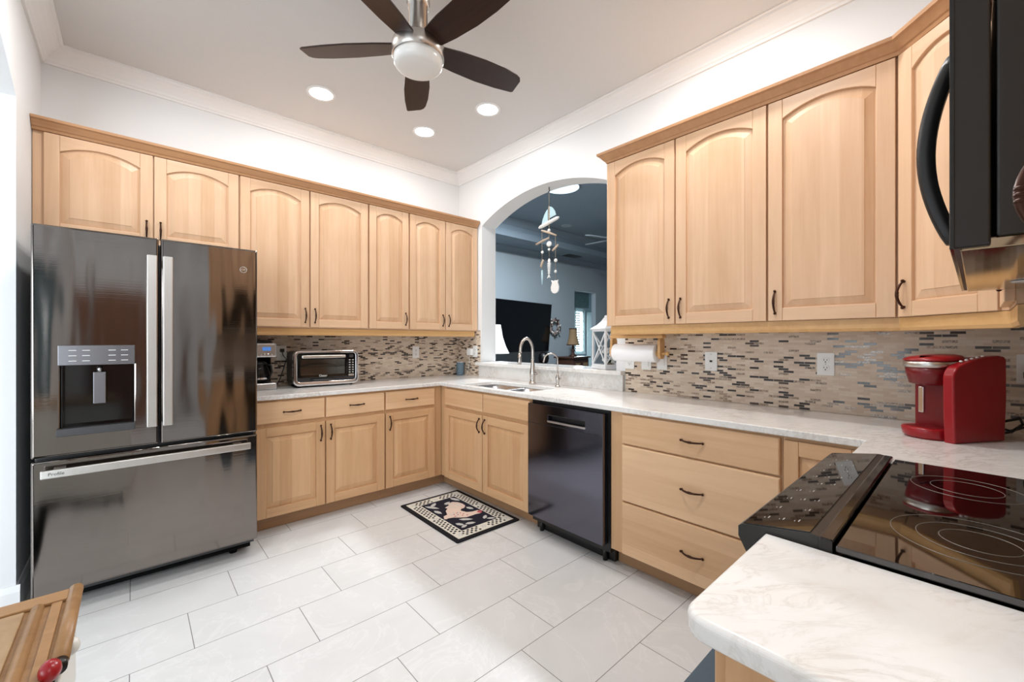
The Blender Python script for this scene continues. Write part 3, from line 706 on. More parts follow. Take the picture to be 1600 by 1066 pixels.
MB().box((-.36, -.22, 0), (.36, .22, 2.1), .006).obj('body', 'doorwood', r)
for x in (-.35, .005): MB().box((x, .22, .06), (x+.345, .24, 2.04), .006).obj('door', 'doorwood', r)

# ------------------------------------------------------------------ things on the far counter
Z = .9145
r = root('coffee_maker', 'silver and black drip coffee maker beside the refrigerator', 'coffee maker', (-2.03, -.03, Z))
MB().box((.0, -.06, .0), (.205, .0, .36), .01).obj('water_tank', 'black', r)
MB().box((.0, -.232, .238), (.205, -.055, .345), .012).obj('brew_head', 'steel', r)
MB().lathe([(.098, 0), (.1, .012), (.09, .02)], 28, T(.1, -.11, .345) @ Matrix.Diagonal((1, 1.05, 1, 1))).obj('lid', 'black', r)
MB().box((.0, -.235, .0), (.205, -.04, .05), .008).obj('base', 'steel', r)
MB().box((.11, -.236, .288), (.165, -.2315, .316), .001).obj('display', 'lcd', r)
b = MB()
for i in range(6): b.cyl((.052+.024*i, -.23, .262), (.052+.024*i, -.2365, .262), .007, 12)
b.obj('buttons', 'chrome', r)
MB().box((.005, -.06, .05), (.2, -.056, .238)).obj('back_plate', 'blackgloss', r)
cf = MB().lathe([(.055, .055), (.072, .07), (.075, .11), (.066, .15), (.05, .185), (.048, .19)], 28, T(.1, -.15, 0)).obj('carafe', 'smoke', r)
MB().lathe([(.052, .188), (.054, .196), (.035, .21)], 24, T(.1, -.15, 0)).obj('carafe_lid', 'black', cf)
MB().lathe([(.0765, .078), (.0775, .082), (.0765, .09)], 28, T(.1, -.15, 0), cap0=False, cap1=False).obj('carafe_band', 'chrome', cf)
MB().tube([(.14, -.2, .185), (.168, -.225, .18), (.172, -.23, .13), (.158, -.212, .085)], .007, 8).obj('carafe_handle', 'black', cf)

r = root('toaster_oven', 'chrome and black toaster oven on the counter left of the outlet', 'toaster oven', (-1.722, -.3, Z), R(-1.5))
TW, TH, TD = .495, .285, .262
b = MB(); b.slab(rrect(.01, .018, TW-.01, TH-.004, .03, 5), [rrect(.04, .075, TW-.095, TH-.055, .008, 2)], TD-.05, T(0, TD-.014, 0) @ FR, .002); b.box((.02, TD-.014, .03), (TW-.02, TD-.002, TH-.015)); b.obj('body', 'black', r)
b = MB(); x0, x1, z0, z1 = .041, TW-.096, .076, TH-.056
b.box((x0, .05, z0), (x0+.002, TD-.016, z1)); b.box((x1-.002, .05, z0), (x1, TD-.016, z1)); b.box((x0, .05, z0), (x1, TD-.016, z0+.002)); b.box((x0, .05, z1-.002), (x1, TD-.016, z1)); b.box((x0, TD-.018, z0), (x1, TD-.016, z1)); b.obj('oven_liner', 'steel', r)
fr = rrect(0, .012, TW, TH, .045, 6)
MB().slab(fr, [rrect(.028, .045, TW-.028, TH-.022, .02, 4)], .04, T(0, .04, 0) @ FR, .008, 3).obj('front_bezel', 'chrome', r)
dr_ = MB().slab(rrect(.032, .075, TW-.09, TH-.026, .012, 4), [rrect(.05, .095, TW-.105, TH-.07, .006, 2)], .016, T(0, .02, 0) @ FR, .002).obj('door', 'blackgloss', r)
MB().box((.05, .008, .095), (TW-.105, .011, TH-.07)).obj('door_window', 'ovenglass', dr_)
b = MB(); b.box((.055, -.022, TH-.06), (TW-.112, -.008, TH-.036), .006)
for x in (.075, TW-.13): b.box((x-.008, -.012, TH-.055), (x+.008, .006, TH-.042))
b.obj('handle', 'handle_steel', dr_)
MB().text('Oster', .026, T(.215, .0035, .086) @ FR).obj('lettering', 'white_plastic', dr_)
MB().box((.03, .022, .045), (TW-.03, .028, .075)).obj('lower_panel', 'darkgrey', r)
MB().tube([(.13, .02, .058), (.16, .006, .053), (.25, .002, .052), (.28, .006, .053), (.31, .02, .058)], .007, 8).obj('crumb_tray_grip', 'darkgrey', r)
cp = MB().box((TW-.086, .01, .07), (TW-.03, .024, TH-.028), .002).obj('control_panel', 'blackgloss', r)
MB().box((TW-.074, .008, TH-.06), (TW-.042, .0105, TH-.036)).obj('display', 'darkgrey', cp)
b = MB()
for j in range(6):
    for i in range(2): b.box((TW-.078+i*.026, .008, .1+j*.02), (TW-.064+i*.026, .0102, .109+j*.02), .001)
b.obj('buttons', 'slate', cp)
MB().box((TW-.08, .007, .074), (TW-.036, .0105, .09), .001).obj('start_button', 'handle_steel', cp)
b = MB()
for i in range(16): b.cyl((.05+i*.021, .05, .15), (.05+i*.021, .24, .15), .0012, 5)
b.obj('oven_rack', 'chrome', r)
random.seed(3); pts = []
b = MB(); rows = []
for j in range(4): rows.append([(.055 + .325*i/18, .055+.055*j, .155 + .018*math.sin(PI*i/18) + random.uniform(-.004, .004)) for i in range(19)])
b.loft(rows, False, False, closed=False, smooth=True); b.obj('foil_sheet', 'aluminium_foil', r)
for x in (.05, TW-.05):
    for y in (.04, TD-.03): MB().cyl((x, y, 0), (x, y, .02), .012).obj('foot', 'black', r)

r = root('smart_speaker', 'small grey-blue cloth cylinder speaker in the counter corner', 'speaker', (-.062, -.115, Z))
MB().lathe([(.036, 0), (.04, .004), (.04, .128), (.037, .134)], 28).obj('body', 'fabric_grey', r); MB().lathe([(.037, .134), (.036, .138), (.02, .138)], 28).obj('top_cap', 'white_plastic', r)

# outlets and switch plates
def plate(label, loc, rz, kind='duplex', w_=.073, h=.115):
    r = root('wall_plate' if kind != 'duplex' else 'wall_outlet', label, 'outlet' if kind == 'duplex' else 'wall plate', loc, rz, 'white wall plates')
    MB().slab(rrect(-w_/2, -h/2, w_/2, h/2, .004, 3), [], .005, FR, .0015).obj('cover', 'white_plastic', r)
    if kind == 'duplex':
        for s_ in (-1, 1):
            p = MB().slab(rrect(-.0165, -.0145, .0165, .0145, .012, 5), [], .003, T(0, -.005, s_*.0195) @ FR, .0006).obj('receptacle', 'white_plastic', r)
            b = MB(); b.box((-.0075, -.0086, s_*.0195-.002), (-.005, -.008, s_*.0195+.007)); b.box((.005, -.0086, s_*.0195-.002), (.0075, -.008, s_*.0195+.006)); b.cyl((0, -.008, s_*.0195-.0085), (0, -.0086, s_*.0195-.0085), .003, 10); b.obj('slot', 'slot', p)
        MB().cyl((0, -.005, 0), (0, -.0062, 0), .003, 10).obj('screw', 'steel', r)
    elif kind == 'jack':
        MB().box((-.008, -.0058, -.006), (.008, -.005, .006)).obj('socket', 'slot', r)
        for s_ in (-1, 1): MB().cyl((0, -.005, s_*.042), (0, -.006, s_*.042), .003, 10).obj('screw', 'steel', r)
    elif kind == 'rocker':
        MB().box((-.017, -.009, -.033), (.017, -.004, .033), .002).obj('rocker', 'white_plastic', r)
    return r
xb = -.0101
plate('white duplex outlet on the mosaic left of the red coffee brewer', (xb, -3.248, 1.158), QB)
plate('white jack plate on the mosaic between the paper towels and the duplex outlet', (xb, -2.679, 1.152), QB, 'jack')
plate('white plate under the right end of the paper roll', (xb, -2.36, 1.14), QB, 'rocker'); plate('white plate under the middle of the paper roll', (xb, -2.245, 1.135), QB, 'rocker'); plate('white outlet under the left end of the paper roll', (xb, -2.115, 1.135), QB)
plate('white duplex outlet right of the toaster oven', (-.528, -.0101, 1.162), 0)
plate('white outlet with a black plug between coffee maker and toaster oven', (-1.735, -.0101, 1.18), 0)
plate('white outlet in the far corner beside the arch', (xb, -.31, 1.165), QB)
plate('white outlet at the right edge behind the red brewer', (xb, -3.905, 1.165), QB)
o = MB().box((-.055, -.285, 1.125), (-.018, -.215, 1.195), .005).obj('plug_adapter', 'white_plastic'); tag(o, 'white plug-in adapter on the corner outlet by the speaker', 'adapter')
o = MB().tube([(-.04, -.25, 1.126), (-.04, -.245, 1.05), (-.035, -.22, .97), (-.035, -.19, .918), (-.06, -.165, .918)], .002, 6).obj('power_cord', 'white_plastic'); tag(o, 'thin white cord hanging from the corner adapter', 'cord')
def plug_cord(label, plug0, plug1, pts, rad=.0035):
    r = root('power_cord', label, 'cord', plug0)
    v = Vector(plug0); MB().box((0, 0, 0), tuple(Vector(plug1)-v), .004).obj('plug', 'black', r)
    MB().tube([tuple(Vector(p)-v) for p in pts], rad, 8).obj('cable', 'black', r); return r
plug_cord('black plug and cord in the outlet between coffee maker and toaster oven', (-1.75, -.045, 1.185), (-1.72, -.0195, 1.212), [(-1.735, -.04, 1.19), (-1.735, -.06, 1.16), (-1.71, -.055, 1.13), (-1.73, -.05, 1.05), (-1.755, -.05, .97), (-1.78, -.05, .922)])
plug_cord('black plug and tangled cord behind the red coffee brewer', (-.05, -3.925, 1.127), (-.0195, -3.885, 1.155), [(-.045, -3.905, 1.13), (-.06, -3.91, 1.08), (-.06, -3.915, 1.0), (-.07, -3.9, .95), (-.09, -3.85, .925), (-.13, -3.82, .94), (-.17, -3.83, .97), (-.16, -3.87, .985), (-.12, -3.88, .96), (-.15, -3.85, .93), (-.21, -3.81, .925), (-.24, -3.78, .935)], .005)

# ------------------------------------------------------------------ red pod coffee brewer
be = R(150)
r = root('pod_coffee_brewer', 'red single-serve pod coffee brewer in the counter corner by the range', 'coffee maker', (-.343, -3.681, Z), be - PI/2)
# local: +y is the front, +x the far side; a reservoir tower on the near side, brew head and tray beside it
YZ = Matrix(((0, 0, 1, 0), (1, 0, 0, 0), (0, 1, 0, 0), (0, 0, 0, 1)))    # drawing (y, z) -> thickness along x
def fil(p):
    """soften a polyline outline by two rounds of corner cutting"""
    for _ in range(2):
        q = []
        for i in range(len(p)):
            a_, c_ = Vector(p[i]), Vector(p[(i+1) % len(p)]); q += [tuple(a_*.8 + c_*.2), tuple(a_*.2 + c_*.8)]
        p = q
    return p
def arcpts(cy, cz, rr, a0, a1, n=8): return [(cy + rr*math.cos(a0 + (a1-a0)*i/n), cz + rr*math.sin(a0 + (a1-a0)*i/n)) for i in range(n+1)]
prof = [(-.128, 0), (.112, 0), (.116, .12), (.118, .225)] + arcpts(.068, .228, .05, R(5), R(72)) + [(.02, .294), (-.05, .306), (-.1, .309)] + arcpts(-.118, .288, .018, R(80), R(180), 5) + [(-.137, .15)]
tw = MB().slab(prof, [], .034, T(-.1, 0, 0) @ YZ, .006, 3).obj('reservoir_tower', 'red', r)
b = MB()
for i in range(5): b.ball((-.082, .055-.026*i, .2885+.0043*i), (.005, .006, .004), 8)
b.obj('buttons', 'white_plastic', tw)
MB().slab([(-.12, .0), (.035, .0), (.035, .295), (-.1, .3), (-.12, .28)], [], .142, T(-.0655, 0, 0) @ YZ, .006, 3).obj('rear_column', 'dred', r)
def ov(y1, x0=-.064, x1=.076, rf=.06): return rrect(x0, -.04, x1, y1, rf, 8)
b = MB(); b.loft([[(x, y, z) for x, y in ov(y1, -.062+i, .074-i)] for y1, i, z in ((.105, .012, .198), (.118, .006, .203), (.126, .002, .238), (.13, 0, .262))], smooth=True); hd = b.obj('brew_head', 'dred', r)
def rim(i, y1, z, dip): return [(x, y, z - dip*max(0, (y+.02)/(y1+.02))) for x, y in ov(y1, -.064+i, .076-i)]
b = MB(); b.loft([rim(0, .13, .262, 0), rim(-.002, .134, .268, .0), rim(-.002, .135, .286, .004), rim(.002, .13, .29, .004)], smooth=True); b.obj('silver_band', 'handle_steel', r)
b = MB(); b.loft([rim(-.001, .132, .291, .004), rim(-.002, .134, .298, .006), rim(.008, .12, .308, .008), rim(.03, .08, .312, .006)], smooth=True); b.obj('lid', 'red', r)
b = MB(); b.loft([[(x, y, z) for x, y in rrect(-.064, .0, .078+i, y1, .066, 9)] for i, y1, z in ((-.006, .132, 0), (0, .14, .01), (.002, .144, .034), (-.001, .14, .04))], smooth=True); dt = b.obj('drip_tray', 'red', r)
b = MB()
for i in range(6): b.box((-.04, .045+i*.014, .0402), (.056, .05+i*.014, .0412))
b.obj('tray_grille', 'dred', dt)
MB().box((.042, .034, .085), (.06, .041, .185), .002).obj('water_window', 'chrome', r)

# ------------------------------------------------------------------ paper towels
r = root('paper_towel_holder', 'wooden paper towel holder screwed under the cabinet by the arch', 'paper towel holder', (-.2, -2.1, 1.31), QB)
MB().box((-.005, -.025, -.018), (.375, .025, .0), .003).box((.0, -.02, -.002), (.37, .02, .0615)).obj('mounting_board', 'railwood', r)
for x in (0, .345):
    b = MB(); b.slab(rrect(-.03, -.135, .03, .0, .028, 5), [], .018, T(x, 0, -.012) @ Matrix(((0, 0, 1, 0), (1, 0, 0, 0), (0, 1, 0, 0), (0, 0, 0, 1))), .002); b.obj('arm', 'railwood', r)
MB().cyl((-.02, 0, -.112), (.385, 0, -.112), .009).cyl((.02, 0, -.112), (.335, 0, -.112), .0192).obj('dowel', 'railwood', r)
MB().ball((.395, 0, -.112), .013).obj('dowel_knob', 'railwood', r)
r = root('paper_towel_roll', 'white paper towel roll on the wooden holder', 'paper towel', (-.2, -2.125, 1.198), QB)
MB().lathe([(.02, 0), (.055, .0), (.057, .002), (.057, .302), (.055, .304), (.02, .304)], 40, Matrix.Rotation(PI/2, 4, 'Y'), cap0=False, cap1=False).obj('paper', 'paper', r)
MB().lathe([(.0195, .001), (.0195, .303)], 24, Matrix.Rotation(PI/2, 4, 'Y'), cap0=False, cap1=False).obj('core', 'twine', r)

# ------------------------------------------------------------------ lantern on the ledge
LZ = 1.0615; LX, LY = .095, -1.868
r = root('lantern', 'white wooden lantern standing on the pass-through ledge', 'lantern', (LX, LY, LZ), R(-22))
S = .088
MB().box((-S-.012, -S-.012, 0), (S+.012, S+.012, .022), .003).obj('base', 'whitewash', r)
for sx in (-1, 1):
    for sy in (-1, 1): MB().box((sx*S-.007, sy*S-.007, .022), (sx*S+.007, sy*S+.007, .3)).obj('post', 'whitewash', r)
for a in range(4):
    m = RZ(a*PI/2); b = MB()
    b.box((-S, -S-.005, .022), (S, -S+.005, .036), mx=m); b.box((-S, -S-.005, .286), (S, -S+.005, .3), mx=m)
    for p, q in (((-S, .036), (0, .16)), ((0, .16), (S, .036)), ((-S, .286), (0, .16)), ((0, .16), (S, .286))):
        d = Vector((q[0]-p[0], 0, q[1]-p[1])); L = d.length; an = math.atan2(d.z, d.x)
        b.box((0, -S-.004, -.0045), (L, -S+.004, .0045), mx=m @ T(p[0], 0, p[1]) @ Matrix.Rotation(-an, 4, 'Y'))
    b.obj('side_frame', 'whitewash', r)
    MB().box((-S+.006, -S-.0008, .036), (S-.006, -S+.0008, .286), mx=m).obj('pane', 'glass', r)
b = MB(); b.loft([[(x*s_, y*s_, z) for x, y in ((-1, -1), (1, -1), (1, 1), (-1, 1))] for s_, z in ((S+.016, .3), (S+.018, .308), (.07, .335), (.045, .365), (.028, .395), (.024, .41))]); b.obj('roof', 'whitewash', r)
MB().cyl((0, 0, .408), (0, 0, .43), .012).obj('finial', 'whitewash', r)
random.seed(5)
r = root('silk_flowers', 'white flowers and leaves inside the lantern', 'flowers', (LX, LY, LZ+.0225))
b = MB()
for i in range(9): b.ball((random.uniform(-.04, .04), random.uniform(-.04, .04), .03+random.uniform(0, .1)), (.02, .02, .016), 7)
b.obj('petals', 'shell', r)
b = MB()
for i in range(8):
    a = i*.8; b.face([(0, 0, .02), (.03*math.cos(a-.3), .03*math.sin(a-.3), .04), (.058*math.cos(a), .058*math.sin(a), .03+.01*(i % 3)), (.03*math.cos(a+.3), .03*math.sin(a+.3), .035)])
b.obj('leaves', 'green', r); MB().lathe([(.035, 0), (.03, .02)], 14).obj('base', 'twine', r)

# ------------------------------------------------------------------ driftwood wind chime in the arch
r = root('wind_chime', 'driftwood and sea-glass sailboat wind chime hanging in the arch', 'wind chime', (.09, -1.245, 2.6255), QB)   # local x runs along the wall to the right, z up
MB().tube([(0, 0, 0), (0, 0, -.02), (.006, 0, -.032), (0, 0, -.044), (-.008, 0, -.036)], .004, 8).obj('hook', 'black', r)
MB().tube([(0, 0, -.04), (0, 0, -.19)], .0025, 6).obj('cord', 'twine', r)
st = MB().cyl((0, 0, -.17), (0, 0, -.33), .006, 8).obj('mast', 'drift', r)
sl = [(-.085, -.31), (-.012, -.3), (-.012, -.19), (-.03, -.205), (-.055, -.235), (-.075, -.275)]
MB().slab(sl, [], .006, FR, .001).obj('sail', 'seaglass', st)
MB().slab([(.012, -.275), (.085, -.262), (.075, -.23), (.05, -.195), (.03, -.18), (.012, -.175)], [], .006, FR, .001).obj('sail', 'seaglass', st)
MB().tube([(-.125, 0, -.335), (-.1, 0, -.33), (0, 0, -.31), (.09, 0, -.292), (.115, 0, -.288)], [.008, .016, .017, .015, .007], 10).obj('hull', 'shell', st)
MB().tube([(0, 0, -.32), (0, 0, -.62)], .0018, 6).obj('cord', 'twine', r)
MB().tube([(-.09, 0, -.365), (0, 0, -.4), (.085, 0, -.44)], [.008, .01, .007], 8).obj('crossbar', 'drift', r)
MB().tube([(-.16, 0, -.478), (-.08, 0, -.46), (0, 0, -.445)], [.008, .01, .007], 8).obj('crossbar', 'drift', r)
for cx, zt, zb in ((-.085, -.37, -.84), (.075, -.44, -.83)): MB().tube([(cx, 0, zt), (cx, 0, zb)], .0018, 6).obj('cord', 'twine', r)
for cx, z, s_ in ((0, -.38, .014), (0, -.548, .012), (-.082, -.56, .013), (.078, -.655, .016), (.076, -.75, .013)): MB().ball((cx, 0, z), s_, 8).obj('bead', 'shell', r)
MB().ball((0, 0, -.5), (.03, .014, .024), 8).obj('shell', 'shell', r)
MB().tube([(.04, 0, -.565), (.07, 0, -.545), (.105, 0, -.525)], .009, 8).obj('driftwood_peg', 'drift', r)
MB().tube([(-.1, 0, -.69), (-.085, 0, -.655), (-.07, 0, -.63)], [.009, .011, .009], 8).obj('driftwood_peg', 'drift', r)
MB().tube([(-.085, 0, -.72), (-.083, 0, -.78), (-.083, 0, -.85)], [.007, .01, .004], 8).obj('glass_drop', 'seaglass', r)
b = MB(); b.tube([(0, 0, -.63), (0, 0, -.79)], .004, 6)
for i in range(7): b.box((-.02+.0012*i, -.004, -.675-.014*i), (.02-.0012*i, .004, -.668-.014*i))
b.slab([(0, -.765), (-.02, -.8), (0, -.79), (.02, -.8)], [], .006, FR); b.ball((0, 0, -.648), (.016, .006, .022), 8); b.obj('fishbone', 'shell', r)
b = MB(); b.slab([(.035, -.825), (.055, -.832), (.075, -.828), (.095, -.832), (.115, -.825), (.108, -.85), (.122, -.885), (.118, -.915), (.1, -.935), (.075, -.942), (.05, -.935), (.032, -.915), (.028, -.885), (.042, -.85)], [], .012, FR, .003); b.obj('scallop_shell', 'shell', r)

# ------------------------------------------------------------------ rooster mat
r0 = MB()
def lay(poly, mi, z, t=.0012): r0.mi = mi; r0.prism(poly, z, z+t)
r0.mi = 0; r0.slab(rrect(-.264, -.392, .264, .392, .01, 3), [], .009, None, .002)
lay([(-.232, -.36), (.232, -.36), (.232, .36), (-.232, .36)], 1, .009); lay([(-.15, -.276), (.15, -.276), (.15, .276), (-.15, .276)], 2, .0102)
random.seed(2)
for ax in range(2):
    for i in range(40 if ax == 0 else 26):
        for j in range(3):
            for sd in (-1, 1):
                if (i+j) % 2: continue
                if ax == 0:
                    y = -.345 + i*.0177; x = sd*(.168 + j*.022)
                    if abs(y) < .025 or abs(y) > .29: continue
                else:
                    x = -.222 + i*.0177; y = sd*(.294 + j*.022)
                    if abs(x) < .03 or abs(x) > .185: continue
                h_ = .0078; lay([(x-h_, y-h_), (x+h_, y-h_), (x+h_, y+h_), (x-h_, y+h_)], 0, .0102)
for x, y in ((-.19, .315), (.19, .315), (.19, -.315), (-.19, -.315), (.19, 0), (-.19, 0), (0, .315), (0, -.315)):
    for k_ in range(5):
        a = k_*2*PI/5; c, s_ = math.cos(a), math.sin(a); lay([(x+c*.004, y+s_*.004), (x+c*.014-s_*.006, y+s_*.014+c*.006), (x+c*.024, y+s_*.024), (x+c*.014+s_*.006, y+s_*.014-c*.006)], 4, .0102)
ROOST = [(0.029, 0.178), (0.074, 0.182), (0.103, 0.148), (0.113, 0.101), (0.108, 0.057), (0.077, 0.026), (0.05, 0.026), (0.026, 0.002), (0.046, -0.051), (0.082, -0.071), (0.123, -0.074), (0.146, -0.095), (0.112, -0.132), (0.077, -0.122), (0.042, -0.124), (-0.005, -0.123), (-0.039, -0.103), (-0.079, -0.067), (-0.116, -0.054), (-0.134, -0.058), (-0.145, -0.047), (-0.123, -0.005), (-0.087, 0.004), (-0.06, 0.068), (-0.026, 0.095), (-0.031, 0.124), (0.014, 0.142)]
lay(ROOST, 3, .0114)
LV = [(-0.136, 0.242), (-0.073, 0.137), (-0.104, 0.201), (-0.038, 0.25), (-0.002, 0.181), (0.06, 0.199), (0.103, 0.264), (0.135, 0.17), (0.097, 0.031), (0.118, -0.035), (-0.125, 0.128), (-0.107, 0.044), (0.073, -0.225), (0.122, -0.184), (0.092, -0.232), (0.141, -0.266), (-0.068, -0.119), (0.01, -0.179), (-0.124, -0.158), (-0.091, -0.218), (-0.129, -0.24), (-0.073, -0.225), (-0.074, -0.205), (-0.007, -0.234)]
for p, q in zip(LV[::2], LV[1::2]):
    p, q = Vector(p), Vector(q); d = q-p; nrm = Vector((-d.y, d.x)).normalized()*min(.016, d.length*.22)
    lay([tuple(p), tuple(p + d*.3 + nrm), tuple(p + d*.7 + nrm*.9), tuple(q), tuple(p + d*.7 - nrm*.9), tuple(p + d*.3 - nrm)], 4, .0114)
for x, y in ((-.03, -.05), (-.01, -.08), (.01, -.06), (-.05, -.03), (.02, -.095), (-.02, -.02), (-.06, -.06), (0, -.035)):
    lay([(x-.007, y), (x, y-.007), (x+.007, y), (x, y+.007)], 5, .0126)
for pl in ([(.0, .165), (.05, .17), (.085, .14), (.09, .1), (.075, .06)], [(-.01, .13), (.035, .14), (.062, .11), (.06, .07)], [(-.03, .1), (.015, .1), (.03, .06)], [(-.08, -.01), (-.05, -.03), (-.03, .01)], [(-.05, -.06), (-.02, -.04), (.0, .0)]):
    for p, q in zip(pl, pl[1:]):
        p, q = Vector(p), Vector(q); nrm = Vector((p.y-q.y, q.x-p.x)).normalized()*.0035; lay([tuple(p+nrm), tuple(p-nrm), tuple(q-nrm), tuple(q+nrm)], 4, .0126, .0006)
lay([(.1, -.1), (.13, -.085), (.15, -.105), (.132, -.112), (.13, -.128), (.112, -.13)], 5, .0126)
o = r0.obj('kitchen_mat', ['cloth_black', 'cloth_cream', 'cloth_navy', 'cloth_pink', 'cloth_leaf', 'cloth_rose'], None, (-.8415, -1.19, .0005), (0, 0, R(-1))); tag(o, 'black and cream checked rooster mat on the tile before the sink', 'mat')
o = MB().slab(rrect(-1.75, -3.46, -.75, -3.032, .02, 4), [], .01, T(0, 0, .0005), .002).obj('floor_mat', 'rugblue'); tag(o, 'slate-blue mat on the floor beside the foreground peninsula', 'mat')

# ------------------------------------------------------------------ wooden-topped cart at the lower left
CZ = .80
r = root('kitchen_cart', 'wooden-topped white cart cut off at the lower left corner', 'cart', (-2.7, -2.588, 0))
b = MB(); b.slab([(-.62, -.62), (-.03, -.62), (-.03, -.25), (0, -.25), (0, 0), (-.62, 0)], [], .016, T(0, 0, CZ-.022), .002); b.obj('top', 'cartwood', r)
b = MB()
for a_, c_ in (((-.62, -.04, CZ-.006), (-.014, 0, CZ)), ((-.034, -.62, CZ-.006), (-.02, -.04, CZ-.002)), ((-.62, -.62, CZ-.006), (-.58, -.04, CZ))): b.box(a_, c_, .0015)
b.obj('top_frame', 'cartwood', r)
MB().box((-.57, -.6, CZ-.0055), (-.066, -.046, CZ-.001), .002).obj('top_panel', 'cartpanel', r)
MB().tube([(-.051, -.042, CZ-.004), (-.051, -.62, CZ-.004)], .0085, 10).obj('bead_moulding', 'cartwood', r)
MB().tube([(-.006, .004, CZ-.006), (-.006, -.245, CZ-.006)], .0105, 12).obj('edge_moulding', 'cartwood', r)
MB().cyl((-.006, -.2451, CZ-.008), (-.006, -.262, CZ-.008), .0095).obj('edge_cap', 'black', r)
MB().box((-.6, -.6, .08), (-.03, -.02, CZ-.023), .003).obj('body', 'cream', r)
for z0, z1 in ((.1, .4), (.42, .62), (.64, .77)): MB().box((-.03, -.59, z0), (-.004, -.03, z1), .003).obj('drawer', 'cream', r)
MB().cyl((-.013, -.278, CZ-.06), (-.013, -.278, CZ), .005).obj('knob_stem', 'black', r); MB().ball((-.013, -.278, CZ+.002), (.0125, .0165, .015)).obj('red_knob', 'red', r)
MB().ball((-.001, -.165, CZ-.03), (.012, .014, .014)).obj('pale_knob', 'cream', r)
for x in (-.57, -.06):
    for y in (-.57, -.05): MB().cyl((x, y, 0), (x, y, .08), .022).obj('caster', 'rub', r)

# ------------------------------------------------------------------ living room seen through the arch
LC = 3.35
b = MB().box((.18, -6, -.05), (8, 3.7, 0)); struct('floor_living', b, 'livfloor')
b = MB().slab([(4.63, 0), (8, 0), (8, 3.2), (.1, 3.2), (.1, -.0), (4.629, 0)], [], .12, T(0, 2.32, 0) @ FR)
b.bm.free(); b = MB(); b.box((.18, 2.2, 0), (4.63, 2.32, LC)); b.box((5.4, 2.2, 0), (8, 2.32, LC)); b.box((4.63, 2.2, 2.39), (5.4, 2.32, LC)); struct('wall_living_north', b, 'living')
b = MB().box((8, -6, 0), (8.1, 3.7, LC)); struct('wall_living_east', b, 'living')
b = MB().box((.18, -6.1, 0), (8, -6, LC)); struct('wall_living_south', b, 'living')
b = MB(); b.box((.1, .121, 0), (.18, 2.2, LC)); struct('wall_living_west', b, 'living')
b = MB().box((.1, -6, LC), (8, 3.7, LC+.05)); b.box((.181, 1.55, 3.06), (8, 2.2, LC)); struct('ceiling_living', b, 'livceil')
b = MB(); b.loft([[(x, 2.2-o, 3.06-z) for o, z in CP] for x in (.182, 8)]); struct('trim_living', b, 'livceil')
b = MB(); b.loft([[(x, 1.55-o, LC-z) for o, z in CP] for x in (.182, 8)]); b.loft([[(x, 1.55-o*.3, 3.15-z) for o, z in CP] for x in (.182, 8)]); struct('trim_living.001', b, 'livceil')
# window nook
b = MB(); b.box((5.0, 3.4, 0), (6.08, 3.5, LC)); b.box((6.46, 3.4, 0), (7.2, 3.5, LC)); b.box((6.08, 3.4, 0), (6.46, 3.5, .95)); b.box((6.08, 3.4, 2.1), (6.46, 3.5, LC)); struct('wall_nook', b, 'living')
b = MB().box((6.95, 2.32, 0), (7.05, 3.4, LC)); struct('wall_nook.001', b, 'living')
b = MB()
b.box((6.04, 3.37, .93), (6.1, 3.41, 2.14)); b.box((6.44, 3.37, .93), (6.5, 3.41, 2.14)); b.box((6.04, 3.37, 2.08), (6.5, 3.41, 2.14)); b.box((6.04, 3.35, .91), (6.5, 3.41, .96)); struct('window_3', b, 'shutter')
r = root('window_shutter', 'white louvred shutter in the far living room window', 'shutter', (6.1, 3.4, .96))
b = MB(); b.box((0, -.015, 0), (.03, .015, 1.12)); b.box((.31, -.015, 0), (.34, .015, 1.12)); b.box((0, -.015, 0), (.34, .015, .03)); b.box((0, -.015, 1.09), (.34, .015, 1.12)); b.obj('frame', 'shutter', r)
b = MB()
for i in range(17): b.box((.03, -.028, -.003), (.31, .028, .003), mx=T(0, 0, .06+i*.063) @ Matrix.Rotation(R(25), 4, 'X'))
b.obj('louvres', 'shutter', r)
o = MB().box((6.0, 3.31, 2.16), (6.6, 3.37, 2.55), .01).obj('window_valance', 'pattern'); tag(o, 'patterned valance above the far living room window', 'valance')
o = MB().box((6.56, 3.33, .02), (6.9, 3.37, 2.05), .005).obj('shutter_panel', 'shutter'); tag(o, 'tall white shutter panel folded beside the far window', 'shutter')

ta = math.atan2(.137, .9905)
r = root('television', 'large black wall-mounted flat television seen through the arch', 'television', (2.75, 1.86, 1.53), ta)
tm = Matrix.Rotation(R(5), 4, 'X')
MB().box((-.83, -.02, -.467), (.83, .03, .467), .004, mx=tm).obj('bezel', 'black', r); MB().box((-.82, -.0215, -.457), (.82, -.0202, .457), mx=tm).obj('screen', 'screen', r)
MB().box((-.05, .03, -.05), (.05, .22, .05)).obj('bracket', 'darkgrey', r)
random.seed(9)
r0 = MB(); r0.torus(.135, .03, 30, 8, FR)
for i in range(70):
    a = random.uniform(0, 2*PI); q = .135 + random.uniform(-.04, .045); s_ = random.uniform(.012, .024); r0.mi = random.choice((0, 1, 2)); r0.ball((q*math.cos(a), -.02+random.uniform(-.02, .01), q*math.sin(a)), (s_, s_*.7, s_), 5)
o = r0.obj('shell_wreath', ['wreath', 'shell', 'darkwood'], None, (3.905, 2.15, 1.573)); tag(o, 'round shell wreath on the wall right of the television', 'wreath')
r = root('accent_chest', 'dark brown wooden chest under the tan lamp', 'chest', (4.02, 1.75, 0), R(8))
MB().box((-.33, -.24, .925), (.33, .24, .954), .006).obj('top', 'darkwood', r); MB().box((-.29, -.2, .1), (.29, .2, .925)).obj('body', 'darkwood', r)
